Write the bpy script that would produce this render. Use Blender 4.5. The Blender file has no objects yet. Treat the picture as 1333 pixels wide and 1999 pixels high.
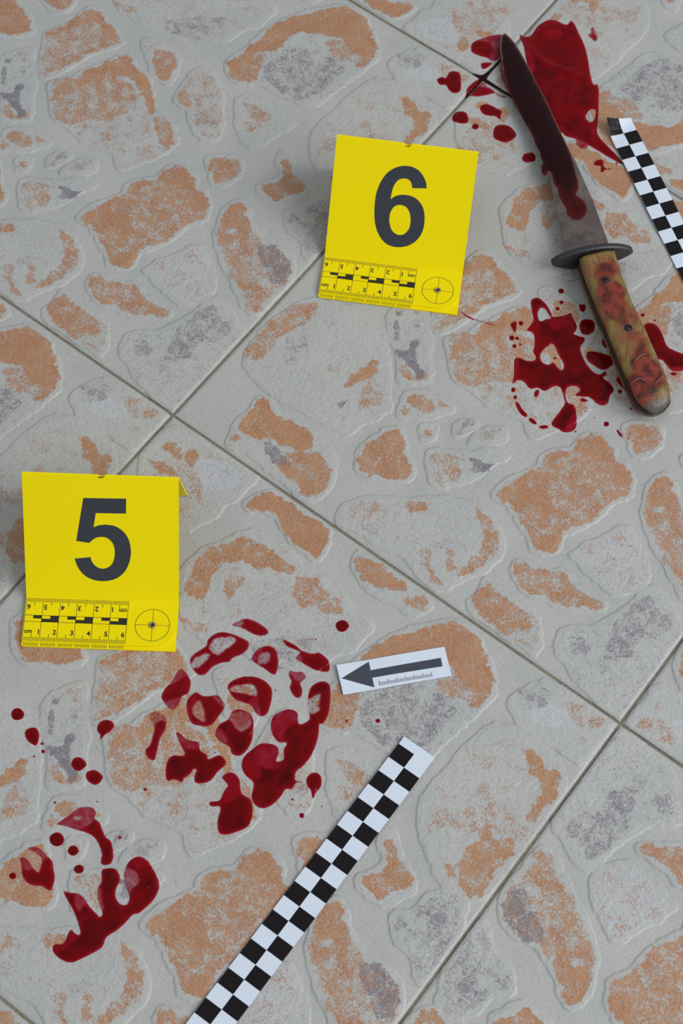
import bpy, bmesh, math
import numpy as np
from mathutils import Vector, Matrix
from mathutils.geometry import delaunay_2d_cdt, tessellate_polygon

S = bpy.context.scene
COL = S.collection
# ------------------------------------------------------------------ camera
W, H = 1333.0, 1999.0
FPX = 3702.355
CAM = np.array([0.0, -0.5, 1.01880599])
ROT = np.array([[0.9998801285710526, -0.006909412595996922, -0.013855991711666155],
                [0.0, 0.8949067649623048, -0.4462531591201372],
                [0.015483167916659712, 0.4461996661162811, 0.8947994912096139]])
cd = bpy.data.cameras.new('camera')
cam = bpy.data.objects.new('camera', cd); COL.objects.link(cam)
M4 = np.eye(4); M4[:3, :3] = ROT; M4[:3, 3] = CAM
cam.matrix_world = Matrix(M4.tolist())
cd.sensor_fit = 'VERTICAL'; cd.sensor_height = 24.0; cd.sensor_width = 24.0
cd.lens = FPX / H * 24.0
cd.clip_start = 0.01
cd.dof.use_dof = True; cd.dof.focus_distance = 1.12; cd.dof.aperture_fstop = 11.0
S.camera = cam
# ------------------------------------------------------------------ light
wd = bpy.data.worlds.new('world'); S.world = wd; wd.use_nodes = True
bg = wd.node_tree.nodes['Background']
bg.inputs[0].default_value = (0.82, 0.91, 1.0, 1); bg.inputs[1].default_value = 0.41
def area(name, loc, aim, sx, sy, power, col):
    l = bpy.data.lights.new(name, 'AREA'); l.shape = 'RECTANGLE'; l.size = sx; l.size_y = sy
    l.energy = power; l.color = col
    o = bpy.data.objects.new(name, l); COL.objects.link(o); o.location = loc
    o.rotation_euler = (Vector(aim) - Vector(loc)).to_track_quat('-Z', 'Y').to_euler()
    return o
area('doorway_light', (2.4, -0.9, 2.1), (0.05, 0.0, 0), 2.6, 2.1, 76.0, (0.935, 0.965, 1.0))
S.view_settings.view_transform = 'Standard'; S.view_settings.look = 'None'
S.view_settings.gamma = 1.0; S.view_settings.use_curve_mapping = False
S.view_settings.exposure = 0.13

# ------------------------------------------------------------------ helpers
def U(x, y, z=0.0):
    """point of the horizontal plane at height z that the photo shows at pixel x, y"""
    d = ROT @ np.array([(x - W / 2) / FPX, -(y - H / 2) / FPX, -1.0])
    t = (z - CAM[2]) / d[2]
    return CAM + t * d
def tag(o, label=None, cat=None, group=None, kind=None):
    if label: o['label'] = label
    if cat: o['category'] = cat
    if group: o['group'] = group
    if kind: o['kind'] = kind
    return o
def mesh_obj(name, verts, faces, mat=None, parent=None, smooth=False, attrs=None, mats=None, mi=None):
    me = bpy.data.meshes.new(name)
    me.from_pydata([tuple(map(float, v)) for v in verts], [], [tuple(int(i) for i in f) for f in faces])
    if attrs:
        for k, a in attrs.items():
            at = me.attributes.new(k, 'FLOAT', 'POINT'); at.data.foreach_set('value', np.asarray(a, dtype=np.float32))
    for m in (mats or [mat]):
        if m: me.materials.append(m)
    if mi is not None: me.polygons.foreach_set('material_index', np.asarray(mi, dtype=np.int32))
    if smooth: me.polygons.foreach_set('use_smooth', np.ones(len(me.polygons), dtype=bool))
    me.update()
    o = bpy.data.objects.new(name, me); COL.objects.link(o)
    if parent: o.parent = parent
    return o
def empty(name, loc=(0, 0, 0), rz=0.0):
    o = bpy.data.objects.new(name, None); COL.objects.link(o)
    o.location = loc; o.rotation_euler = (0, 0, rz); o.empty_display_size = 0.02
    return o
def catmull(pts, n=4):
    P = np.asarray(pts, float); m = len(P); out = []
    for i in range(m):
        a, b, c, d = P[i - 1], P[i], P[(i + 1) % m], P[(i + 2) % m]
        for k in range(n):
            t = k / n
            out.append(0.5 * (2 * b + (c - a) * t + (2 * a - 5 * b + 4 * c - d) * t * t + (3 * b - a - 3 * c + d) * t ** 3))
    return np.array(out)
def sdf(X, Y, P):
    """signed distance (negative inside) of grid points to closed polygon P"""
    P = np.asarray(P, float); n = len(P)
    d2 = np.full(X.shape, 1e9); ins = np.zeros(X.shape, bool)
    for i in range(n):
        ax, ay = P[i]; bx, by = P[(i + 1) % n]
        ex, ey = bx - ax, by - ay; L = ex * ex + ey * ey + 1e-18
        t = np.clip(((X - ax) * ex + (Y - ay) * ey) / L, 0, 1)
        dx = X - ax - t * ex; dy = Y - ay - t * ey
        d2 = np.minimum(d2, dx * dx + dy * dy)
        if ay != by:
            c = ((ay > Y) != (by > Y)) & (X < (bx - ax) * (Y - ay) / (by - ay) + ax)
            ins ^= c
    return np.where(ins, -1, 1) * np.sqrt(d2)
def vnoise(X, Y, cell, seed):
    r = np.random.RandomState(seed); g = r.rand(256, 256)
    x = X / cell + 91.3; y = Y / cell + 57.7
    xi = np.floor(x).astype(int); yi = np.floor(y).astype(int)
    fx = x - xi; fy = y - yi; fx = fx * fx * (3 - 2 * fx); fy = fy * fy * (3 - 2 * fy)
    a = g[xi % 256, yi % 256]; b = g[(xi + 1) % 256, yi % 256]; c = g[xi % 256, (yi + 1) % 256]; d = g[(xi + 1) % 256, (yi + 1) % 256]
    return (a * (1 - fx) + b * fx) * (1 - fy) + (c * (1 - fx) + d * fx) * fy - 0.5
def sstep(a, b, x):
    t = np.clip((x - a) / (b - a), 0, 1); return t * t * (3 - 2 * t)

# ------------------------------------------------------------------ materials
class NT:
    def __init__(s, name):
        s.m = bpy.data.materials.new(name); s.m.use_nodes = True
        s.t = s.m.node_tree; s.t.nodes.clear()
        s.out = s.t.nodes.new('ShaderNodeOutputMaterial')
    def n(s, typ, ins=None, **kw):
        nd = s.t.nodes.new(typ)
        for k, v in kw.items(): setattr(nd, k, v)
        for k, v in (ins or {}).items():
            if hasattr(v, 'is_output'): s.t.links.new(v, nd.inputs[k])
            else: nd.inputs[k].default_value = v
        return nd
    def math(s, op, a, b=0.0, c=None, clamp=False):
        ins = {0: a, 1: b}
        if c is not None: ins[2] = c
        return s.n('ShaderNodeMath', ins, operation=op, use_clamp=clamp).outputs[0]
    def noise(s, vec, scale, detail=4, rough=0.5, dist=0.0):
        return s.n('ShaderNodeTexNoise', {'Vector': vec, 'Scale': scale, 'Detail': detail, 'Roughness': rough, 'Distortion': dist}).outputs['Fac']
    def mix(s, f, a, b):
        nd = s.t.nodes.new('ShaderNodeMix'); nd.data_type = 'RGBA'
        for k, v in ((0, f), (6, a), (7, b)):
            if hasattr(v, 'is_output'): s.t.links.new(v, nd.inputs[k])
            else: nd.inputs[k].default_value = v if k == 0 else (*v, 1)[:4]
        return nd.outputs[2]
    def ss(s, x, lo, hi, a=0.0, b=1.0):
        return s.n('ShaderNodeMapRange', {0: x, 1: lo, 2: hi, 3: a, 4: b}, interpolation_type='SMOOTHSTEP').outputs[0]
    def bump(s, h, strength, dist, normal=None):
        ins = {'Height': h, 'Strength': strength, 'Distance': dist}
        if normal is not None: ins['Normal'] = normal
        return s.n('ShaderNodeBump', ins).outputs[0]
    def pbr(s, **ins):
        nd = s.n('ShaderNodeBsdfPrincipled', {k.replace('_', ' '): (v if not (isinstance(v, tuple) and len(v) == 3) else (*v, 1)) for k, v in ins.items()})
        s.t.links.new(nd.outputs[0], s.out.inputs[0]); return nd
def L(r, g, b):
    f = lambda c: (c / 255 / 12.92) if c / 255 <= 0.04045 else ((c / 255 + 0.055) / 1.055) ** 2.4
    return (f(r), f(g), f(b))

def mat_tile():
    q = NT('glazed_stone_print')
    co = q.n('ShaderNodeTexCoord').outputs['Object']
    ao = q.n('ShaderNodeAttribute', attribute_name='orange').outputs['Fac']
    ag = q.n('ShaderNodeAttribute', attribute_name='grey').outputs['Fac']
    aw = q.n('ShaderNodeAttribute', attribute_name='pale').outputs['Fac']
    ast = q.n('ShaderNodeAttribute', attribute_name='stone').outputs['Fac']
    n1 = q.noise(co, 130.0, 5, 0.62, 0.4); n2 = q.noise(co, 650.0, 3, 0.70, 0.5); n3 = q.noise(co, 1900.0, 1, 0.6)
    fld = q.math('ADD', q.math('ADD', q.math('MULTIPLY', n1, 0.34), q.math('MULTIPLY', n2, 0.36)), q.math('MULTIPLY', n3, 0.30))
    # coverage rises with the traced density of the print
    def cover(dens, field, soft=0.038, t0=0.635, t1=0.405):
        thr = q.n('ShaderNodeMapRange', {0: dens, 1: 0.0, 2: 1.0, 3: t0, 4: t1}).outputs[0]
        return q.ss(q.math('SUBTRACT', field, thr), -soft, soft)
    mo = cover(ao, fld)
    cs = q.n('ShaderNodeVectorMath', {0: co, 1: (3.1, 1.7, 0.0)}, operation='ADD').outputs[0]
    g1 = q.noise(cs, 140.0, 5, 0.65, 0.5); g2 = q.noise(cs, 650.0, 3, 0.72, 0.5); g3 = q.noise(cs, 1800.0, 1, 0.6)
    gf = q.math('ADD', q.math('ADD', q.math('MULTIPLY', g1, 0.36), q.math('MULTIPLY', g2, 0.36)), q.math('MULTIPLY', g3, 0.28))
    mg = cover(ag, gf, 0.055, 0.650, 0.420)
    # base glaze
    b1 = q.noise(co, 26.0, 3, 0.5); b2 = q.noise(co, 700.0, 3, 0.7)
    base = q.mix(q.ss(b1, 0.35, 0.65), L(181, 179, 173), L(188, 185, 178))
    base = q.mix(q.math('MULTIPLY', ast, 0.20), base, L(203, 201, 198))
    base = q.mix(q.ss(b2, 0.52, 0.70, 0, 0.28), base, L(150, 148, 145))
    base = q.mix(q.ss(b2, 0.46, 0.30, 0, 0.22), base, L(214, 213, 210))
    base = q.mix(q.math('MULTIPLY', aw, q.ss(n1, .35, .6, 0.15, 0.75)), base, L(200, 202, 210))
    # rare dark flecks
    fl = q.noise(cs, 260.0, 2, 0.6); base = q.mix(q.ss(fl, 0.765, 0.80, 0, 0.7), base, L(95, 92, 92))
    gcol = q.mix(q.noise(cs, 200, 3), L(114, 107, 111), L(142, 135, 140))
    col = q.mix(q.math('MULTIPLY', mg, 0.86), base, gcol)
    ocol = q.mix(q.ss(q.noise(co, 60, 5, 0.7), 0.35, 0.68), L(180, 117, 68), L(192, 135, 88))
    ocol = q.mix(q.ss(n3, 0.5, 0.72, 0, 0.45), ocol, L(160, 100, 62))
    col = q.mix(q.math('MULTIPLY', mo, q.ss(q.noise(cs, 900.0, 3, .7), .36, .56, 0.60, 0.96)), col, ocol)
    col = q.mix(q.math('MULTIPLY', q.math('MULTIPLY', mg, q.ss(ag, 0.45, 0.9)), 0.6), col, gcol)
    h = q.math('ADD', q.math('MULTIPLY', q.noise(co, 420.0, 5, 0.65), 0.7), q.math('MULTIPLY', mo, -0.12))
    h = q.math('MULTIPLY', q.math('ADD', h, q.math('MULTIPLY', q.noise(co, 150.0, 4, 0.7), 0.9)), q.math('ADD', 0.55, q.math('MULTIPLY', ast, 0.75)))
    q.pbr(Base_Color=col, Roughness=0.42, Normal=q.bump(h, 0.7, 0.0009), Specular_IOR_Level=0.35)
    return q.m
def mat_grout():
    q = NT('sandy_grout'); co = q.n('ShaderNodeTexCoord').outputs['Object']
    c = q.mix(q.noise(co, 40, 4), L(120, 112, 98), L(158, 148, 128))
    c = q.mix(q.ss(q.noise(co, 900, 3), 0.4, 0.7, 0, .5), c, L(96, 90, 80))
    q.pbr(Base_Color=c, Roughness=0.9, Normal=q.bump(q.noise(co, 900, 4), 0.6, 0.0006)); return q.m
def mat_simple(name, rgb, rough=0.5, var=0.06, scale=200, spec=0.5, metal=0.0, bump=0.0, bscale=300):
    q = NT(name); co = q.n('ShaderNodeTexCoord').outputs['Object']
    d = tuple(c * (1 - var) for c in rgb)
    c = q.mix(q.noise(co, scale, 4, .6), rgb, d)
    ins = dict(Base_Color=c, Roughness=rough, Specular_IOR_Level=spec, Metallic=metal)
    if bump: ins['Normal'] = q.bump(q.noise(co, bscale, 4), bump, 0.0005)
    q.pbr(**ins); return q.m
def mat_blood():
    q = NT('wet_blood'); co = q.n('ShaderNodeTexCoord').outputs['Object']
    a = q.n('ShaderNodeAttribute', attribute_name='thick').outputs['Fac']
    nz = q.noise(co, 110, 3, 0.55); n2 = q.noise(co, 700, 3, .7)
    t = q.math('ADD', a, q.math('MULTIPLY', q.math('SUBTRACT', nz, 0.5), q.ss(a, 0.0, 0.5, 0.10, 0.5)))
    col = q.mix(q.ss(t, 0.25, 0.62), L(168, 28, 58), L(134, 4, 16))
    col = q.mix(q.ss(t, 0.60, 1.0), col, q.mix(q.ss(q.noise(co, 55, 2, .4, 1.0), .34, .68), L(112, 2, 2), L(74, 0, 6)))
    col = q.mix(q.ss(a, 1.15, 1.5), col, L(40, 4, 5))
    grain = q.math('MULTIPLY', q.math('SUBTRACT', n2, 0.5), q.ss(t, 0.6, 0.1, 0.0, 1.5))
    al = q.math('ADD', q.ss(t, -0.05, 0.58), grain, clamp=True)
    p = q.pbr(Base_Color=col, Roughness=0.14, Alpha=al, IOR=1.36, Specular_IOR_Level=0.22,
              Normal=q.bump(q.noise(co, 60, 2, .5), 0.25, 0.002))
    return q.m
def mat_yellow():
    q = NT('yellow_plastic'); co = q.n('ShaderNodeTexCoord').outputs['Object']
    c = q.mix(q.noise(co, 12, 3), (0.99, 0.785, 0.0), (0.98, 0.765, 0.0))
    q.pbr(Base_Color=c, Roughness=0.5, Specular_IOR_Level=0.12, Normal=q.bump(q.noise(co, 35, 2), 0.05, 0.002)); return q.m
def mat_blade():
    q = NT('worn_steel'); co = q.n('ShaderNodeTexCoord').outputs['Object']
    c = q.mix(q.ss(q.noise(co, 90, 6, .7), .35, .65), L(100, 86, 82), L(132, 117, 112))
    c = q.mix(q.ss(q.noise(co, 45, 4, .6), .5, .7, 0, .6), c, L(84, 62, 56))
    q.pbr(Base_Color=c, Metallic=0.55, Roughness=q.ss(q.noise(co, 200, 4), .3, .7, .38, .6), Normal=q.bump(q.noise(co, 500, 4), 0.3, 0.0003)); return q.m
def mat_film():
    q = NT('drying_blood_film'); co = q.n('ShaderNodeTexCoord').outputs['Object']
    a = q.n('ShaderNodeAttribute', attribute_name='thick').outputs['Fac']
    nz = q.math('ADD', a, q.math('MULTIPLY', q.math('SUBTRACT', q.noise(co, 130, 4, .6), .5), .7))
    c = q.mix(q.ss(nz, .2, .95), L(96, 20, 18), L(34, 5, 7))
    q.pbr(Base_Color=c, Roughness=.26, Alpha=q.ss(nz, -.1, .45, 0.0, .97), Specular_IOR_Level=.16, Normal=q.bump(q.noise(co, 160, 3), .3, .001)); return q.m
def mat_scale():
    q = NT('bloodied_horn_grip'); co = q.n('ShaderNodeTexCoord').outputs['Object']
    r = q.n('ShaderNodeAttribute', attribute_name='blood').outputs['Fac']
    e = q.n('ShaderNodeAttribute', attribute_name='ashen').outputs['Fac']
    dk = q.n('ShaderNodeAttribute', attribute_name='dark').outputs['Fac']
    st = q.n('ShaderNodeVectorMath', {0: co, 1: (3.0, 0.7, 1.0)}, operation='MULTIPLY').outputs[0]
    c = q.mix(q.ss(q.noise(st, 110, 5, .6, 1.0), .35, .68), L(112, 92, 44), L(150, 124, 66))
    c = q.mix(q.ss(q.noise(st, 60, 4, .6), .5, .75, 0, .7), c, L(96, 70, 40))
    c = q.mix(q.ss(q.noise(co, 75, 5, .65, .6), .42, .66, 0, .62), c, L(150, 66, 44))
    rr = q.math('ADD', r, q.math('MULTIPLY', q.math('SUBTRACT', q.noise(co, 150, 5, .62, .8), .5), 1.0))
    rc = q.mix(q.ss(q.noise(co, 160, 5, .65), .40, .60), L(142, 50, 32), L(82, 16, 15))
    c = q.mix(q.ss(rr, .12, .85, 0, .94), c, rc)
    c = q.mix(e, c, q.mix(q.noise(co, 300, 4), L(112, 106, 92), L(74, 68, 60)))
    c = q.mix(dk, c, L(42, 22, 22))
    q.pbr(Base_Color=c, Roughness=.34, Normal=q.bump(q.noise(st, 180, 4), .35, .0008)); return q.m
M = dict(tile=mat_tile(), grout=mat_grout(), blood=mat_blood(), yellow=mat_yellow(), blade=mat_blade(), film=mat_film(), scale=mat_scale(),
         ink=mat_simple('dark_print', L(52, 55, 62), .5, .08, 60), fine_ink=mat_simple('ruler_print', L(38, 36, 22), .55, .05),
         paper=mat_simple('white_paper', L(224, 230, 240), .8, .03, 900, .3, 0, .15, 1200), black=mat_simple('black_toner', L(20, 12, 14), .42, .2, 400, .25),
         arrow=mat_simple('grey_toner', L(66, 68, 80), .6, .12, 500), guard=mat_simple('dull_grey_iron', L(84, 80, 84), .42, .5, 160, .5, .6, .6, 400),
         tang=mat_simple('dark_iron', L(62, 52, 50), .5, .4, 150, .5, .5, .4, 400), rivet=mat_simple('corroded_rivet', L(52, 36, 40), .45, .4, 500, .5, .5, .6, 900),
         brass=mat_simple('tarnished_brass', L(176, 158, 112), .45, .2, 500, .5, .5))

# ------------------------------------------------------------------ floor: one tile design, traced from the photo
T = 0.330; TH = -0.6493072741989377; ORG = np.array([-0.08796599, 0.07428129])
EX = np.array([math.cos(TH), math.sin(TH)]); EY = np.array([-EX[1], EX[0]])
TURNED = {(-1, 1), (0, 1), (1, -1), (1, 0), (2, -2), (-2, 2), (2, -1), (-2, 1), (3, -2), (-1, 2), (0, 2), (-3, 2)}
def tloc(x, y, tile=None):
    """pixel -> coordinates (mm) inside the tile design"""
    P = U(x, y)[:2] - ORG; a, b = P @ EX / T, P @ EY / T
    if tile is None: tile = (math.floor(a), math.floor(b))
    s, t = a - tile[0], b - tile[1]
    if tile in TURNED: s, t = 1 - s, 1 - t
    return s * T * 1000, t * T * 1000
def tpoly(tile, pts): return np.array([tloc(x, y, tile) for x, y in pts])
P_, Q_, R_, S_, X_, Y_ = (-1, 0), (0, 0), (0, -1), (1, -1), (-1, 1), (0, 1)
# stones: (tile it is traced on, outline, [(colour, density, tile, outline)...])
STONES = [
 (P_, [(90,63),(130,50),(167,20),(187,18),(214,47),(235,77),(232,85),(174,107),(110,141),(83,147),(80,134),(88,93)],
   [('o',.60,None,None),('o',.85,P_,[(165,22),(187,18),(214,47),(235,77),(228,84),(205,75),(195,50),(180,40),(150,52),(110,68),(92,66),(130,48)]),('o',.75,P_,[(120,112),(170,95),(225,80),(230,86),(174,107),(120,130)])]),
 (P_, [(100,164),(134,160),(160,140),(200,125),(247,112),(264,134),(290,157),(302,214),(320,224),(344,267),(320,297),(264,320),(234,327),(224,300),(200,287),(167,274),(127,244),(107,227),(100,194)],
   [('o',.34,None,None),('o',.88,P_,[(150,150),(200,125),(247,110),(264,134),(290,157),(304,214),(290,218),(275,185),(262,160),(225,148),(180,160),(150,172)]),
    ('o',.64,P_,[(100,164),(150,152),(230,150),(262,175),(255,215),(215,235),(170,238),(127,244),(105,225)]),('o',.7,P_,[(300,235),(318,226),(344,267),(330,292),(312,280)]),('o',.7,P_,[(195,258),(215,255),(215,275),(197,275)])]),
 (P_, [(284,80),(311,84),(347,114),(344,134),(327,160),(307,150),(290,120)], [('o',.35,None,None),('o',.78,P_,[(300,95),(330,98),(345,114),(342,134),(325,158),(308,150),(296,122)])]),
 (P_, [(347,190),(377,144),(404,137),(427,167),(431,234),(424,267),(397,270),(374,240),(371,214),(351,200)],
   [('o',.46,None,None),('o',.75,P_,[(347,190),(360,180),(372,205),(355,203)]),('o',.75,P_,[(376,232),(390,234),(388,246),(376,244)]),('g',.5,P_,[(380,222),(410,222),(415,245),(385,240)])]),
 (R_, [(97,1365),(154,1335),(164,1352),(164,1466),(160,1526),(104,1529),(97,1512),(100,1470),(87,1430),(87,1400)],
   [('g',.30,None,None),('g',.8,R_,[(100,1367),(122,1360),(116,1376),(103,1378)]),('g',.75,R_,[(95,1395),(105,1388),(106,1430),(94,1432)]),('g',.7,R_,[(130,1395),(150,1388),(150,1402),(132,1404)]),
    ('g',.86,R_,[(97,1458),(120,1455),(130,1435),(142,1437),(138,1470),(142,1500),(155,1516),(135,1520),(118,1490),(100,1472)]),('o',.66,R_,[(100,1495),(115,1495),(130,1517),(158,1512),(156,1526),(108,1524)]),('o',.45,R_,[(125,1345),(152,1345),(154,1368),(135,1368)])]),
 (Q_, [(781,806),(795,770),(838,770),(881,793),(875,803),(828,813),(785,810)],
   [('o',.15,None,None),('o',.66,Q_,[(797,776),(838,775),(850,795),(838,808),(808,795)]),('o',.66,Q_,[(855,776),(880,793),(870,798),(852,790)]),('o',.72,Q_,[(785,798),(796,796),(797,809),(786,809)])]),
 (Q_, [(822,835),(842,833),(846,845),(842,856),(826,856)], [('o',.75,Q_,[(824,837),(841,835),(843,850),(828,852)])]),
 (Q_, [(888,838),(902,826),(926,820),(926,832),(905,846),(890,850)], [('g',.5,None,None),('o',.35,None,None)]),
 (Q_, [(918,862),(935,845),(965,836),(986,842),(978,858),(930,866)], [('g',.55,Q_,[(940,845),(975,838),(980,850),(950,858)]),('o',.45,Q_,[(930,850),(965,842),(960,858),(930,862)])]),
 (Q_, [(838,885),(880,884),(910,882),(955,880),(985,890),(960,905),(925,930),(890,945),(850,945),(843,925)],
   [('o',.52,Q_,[(842,888),(893,886),(900,900),(890,940),(850,944)]),('g',.88,Q_,[(900,884),(930,896),(950,904),(965,907),(928,925),(918,922),(922,905)]),('g',.55,Q_,[(888,886),(910,884),(910,900),(890,900)]),('g',.35,Q_,[(955,884),(985,888),(975,905),(955,905)])]),
 (Q_, [(968,963),(992,943),(1035,918),(1058,913),(1058,896),(1088,880),(1118,880),(1135,851),(1172,853),(1199,876),(1199,896),(1222,910),(1232,943),(1229,967),(1195,977),(1155,1017),(1102,1043),(1085,1077),(1048,1077),(1035,1057),(1022,1027),(998,993),(975,973)],
   [('o',.70,None,None),('o',.86,Q_,[(1125,855),(1175,853),(1200,876),(1200,896),(1224,910),(1232,945),(1200,950),(1180,905),(1150,895),(1122,885)]),
    ('o',.84,Q_,[(975,962),(1035,918),(1060,915),(1075,960),(1080,1010),(1060,1020),(1040,1000),(1010,1000)]),('o',.92,Q_,[(1035,1050),(1085,1045),(1092,1060),(1083,1077),(1050,1077)]),('g',.5,Q_,[(1007,930),(1018,933),(1012,945)]),('g',.45,Q_,[(1068,1040),(1085,1042),(1078,1056),(1066,1055)])]),
 (Q_, [(667,1020),(665,995),(690,980),(740,975),(800,978),(860,972),(910,985),(940,1000),(960,1020),(973,1050),(975,1080),(950,1105),(895,1135),(870,1145),(850,1145),(820,1120),(790,1085),(750,1065),(690,1030)],
   [('o',.20,None,None),('o',.42,Q_,[(690,978),(750,980),(750,1010),(720,1015),(690,1022)]),('o',.72,Q_,[(792,980),(826,976),(830,994),(805,998)]),('o',.66,Q_,[(925,985),(945,1000),(965,1025),(973,1060),(950,1098),(905,1125),(885,1122),(910,1100),(938,1065),(942,1035),(930,1008)]),
    ('o',.58,Q_,[(820,1070),(840,1075),(843,1110),(868,1140),(850,1142),(832,1120)]),('o',.6,Q_,[(880,1060),(888,1110),(870,1120),(868,1090)]),('g',.42,Q_,[(700,1020),(735,1022),(740,1050),(712,1040)]),('g',.4,Q_,[(838,1060),(880,1050),(892,1070),(855,1082)])]),
 (Q_, [(1005,1097),(1042,1103),(1075,1117),(1102,1117),(1135,1150),(1178,1177),(1165,1187),(1102,1183),(1068,1170),(1028,1153),(1008,1127)], [('o',.70,None,None)]),
 (Q_, [(918,1170),(935,1158),(945,1138),(958,1138),(985,1165),(1035,1195),(1050,1215),(1048,1260),(1035,1270),(990,1240),(950,1215),(925,1190)],
   [('o',.45,None,None),('o',.76,Q_,[(918,1170),(945,1142),(958,1140),(985,1165),(1025,1190),(1040,1215),(1010,1240),(950,1212)])]),
 (Q_, [(1120,1080),(1180,1050),(1210,1030),(1225,1035),(1245,1075),(1262,1110),(1255,1135),(1230,1150),(1195,1155),(1175,1140),(1150,1115),(1125,1090)], [('o',.36,None,None),('w',.5,None,None)]),
 (P_, [(240,690),(250,655),(310,650),(350,630),(410,590),(430,588),(455,625),(472,655),(430,700),(380,755),(345,792),(325,790),(300,770),(270,740),(255,710)],
   [('g',.34,None,None),('g',.62,P_,[(345,640),(410,595),(425,600),(430,640),(405,655),(380,690),(345,700),(330,680)]),('g',.6,P_,[(255,665),(290,665),(300,690),(270,695)]),('g',.58,P_,[(395,640),(440,630),(455,650),(410,670)]),('g',.45,P_,[(290,700),(350,700),(360,730),(320,740)])]),
 (P_, [(425,465),(430,435),(450,400),(475,395),(485,430),(515,475),(555,490),(572,530),(560,555),(530,580),(500,612),(480,600),(460,560),(435,510)],
   [('o',.5,None,None),('o',.84,P_,[(430,435),(455,397),(476,396),(484,430),(495,450),(480,460),(450,450),(432,460)]),('o',.66,P_,[(432,460),(490,460),(500,485),(490,530),(520,575),(500,610),(470,570),(440,510)]),
    ('g',.74,P_,[(500,480),(540,478),(570,520),(562,548),(535,555),(510,520)]),('g',.45,P_,[(468,480),(490,480),(500,510),(475,500)])]),
 (R_, [(701,1719),(718,1703),(745,1693),(751,1666),(742,1646),(752,1620),(768,1640),(778,1676),(798,1699),(805,1726),(795,1746),(745,1760),(708,1736)],
   [('o',.79,R_,[(703,1719),(722,1703),(746,1693),(752,1666),(744,1646),(763,1640),(778,1676),(798,1699),(803,1728),(760,1744),(742,1758),(712,1736)])]),
 (P_, [(465,195),(500,190),(545,215),(570,240),(540,262),(500,283),(472,272)], [('o',.12,None,None),('o',.62,P_,[(471,200),(500,205),(527,222),(522,240),(500,235),(475,215)]),('o',.5,P_,[(475,240),(510,238),(512,252),(478,262)])]),
 (P_, [(407,310),(445,308),(470,315),(465,340),(445,355),(420,360),(410,335)], [('o',.76,None,None)]),
 (P_, [(444,124),(464,110),(494,84),(548,43),(584,30),(651,13),(698,23),(718,50),(735,94),(728,117),(711,134),(678,157),(638,187),(601,204),(561,187),(511,164),(471,160),(447,147)],
   [('g',.36,None,None),('g',.60,P_,[(530,115),(580,90),(640,110),(680,125),(640,170),(590,195),(550,180),(515,150)]),
    ('o',.95,P_,[(444,122),(464,108),(494,84),(548,43),(584,30),(651,13),(698,23),(718,50),(733,94),(728,110),(690,100),(670,80),(640,72),(600,62),(565,75),(540,95),(500,105),(480,125),(450,140)]),
    ('o',.72,P_,[(445,130),(500,105),(512,120),(500,155),(470,160),(447,145)]),('o',.62,P_,[(640,75),(735,90),(725,118),(705,134),(680,120),(650,110)])]),
 (R_, [(888,1490),(920,1450),(950,1420),(975,1415),(1010,1430),(1050,1455),(1085,1485),(1098,1515),(1090,1560),(1040,1640),(1000,1700),(950,1740),(925,1752),(880,1752),(850,1700),(830,1650),(822,1580),(840,1540),(870,1505)],
   [('o',.24,None,None),('o',.82,R_,[(1025,1470),(1045,1465),(1065,1495),(1090,1505),(1092,1550),(1060,1575),(1040,1605),(1028,1595),(1048,1570),(1055,1530),(1030,1500)]),
    ('o',.76,R_,[(925,1645),(950,1600),(960,1632),(1000,1635),(1002,1668),(970,1700),(940,1748),(905,1748),(888,1700),(905,1660)]),('o',.45,R_,[(842,1580),(870,1570),(880,1610),(850,1612)]),('o',.55,R_,[(862,1680),(890,1690),(900,1720),(872,1715)]),
    ('o',.46,R_,[(880,1605),(960,1560),(1010,1600),(1040,1615),(1000,1650),(930,1642)]),('o',.42,R_,[(910,1480),(945,1470),(950,1500),(915,1505)]),('o',.4,R_,[(905,1550),(945,1535),(960,1560),(915,1580)])]),
 (R_, [(1000,1385),(1015,1352),(1060,1330),(1100,1345),(1150,1378),(1195,1412),(1165,1450),(1130,1488),(1090,1455),(1035,1432)],
   [('g',.10,None,None),('g',.52,R_,[(1008,1385),(1020,1340),(1065,1335),(1072,1370),(1035,1388)]),('o',.52,R_,[(1100,1372),(1150,1385),(1180,1410),(1150,1425),(1122,1412)]),('o',.5,R_,[(1125,1438),(1148,1438),(1140,1452)]),('w',.8,R_,[(1030,1385),(1080,1380),(1110,1400),(1090,1420),(1045,1405)])]),
 (S_, [(940,1805),(965,1860),(992,1890),(997,1930),(960,1942),(925,1975),(890,1985),(855,1965),(870,1900),(905,1842)], [('g',.48,None,None),('g',.66,S_,[(905,1880),(935,1890),(930,1940),(900,1960),(890,1920)])]),
 (P_, [(10,-20),(30,0),(50,25),(60,50),(58,64),(0,66),(-40,60),(-50,10)], [('o',.84,None,None)]),
 (P_, [(88,-10),(145,-15),(135,12),(118,22),(100,15)], [('o',.72,None,None)]),
 (Q_, [(478,700),(493,672),(520,640),(560,610),(605,585),(640,590),(700,610),(740,640),(755,700),(758,790),(745,805),(700,832),(680,845),(650,830),(600,800),(560,780),(520,760),(490,730)],
   [('o',.16,None,None),('o',.66,Q_,[(475,690),(503,655),(560,600),(620,590),(605,630),(550,650),(530,685),(495,705)]),('g',.52,Q_,[(555,665),(600,650),(600,685),(570,712),(555,700)]),
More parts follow.
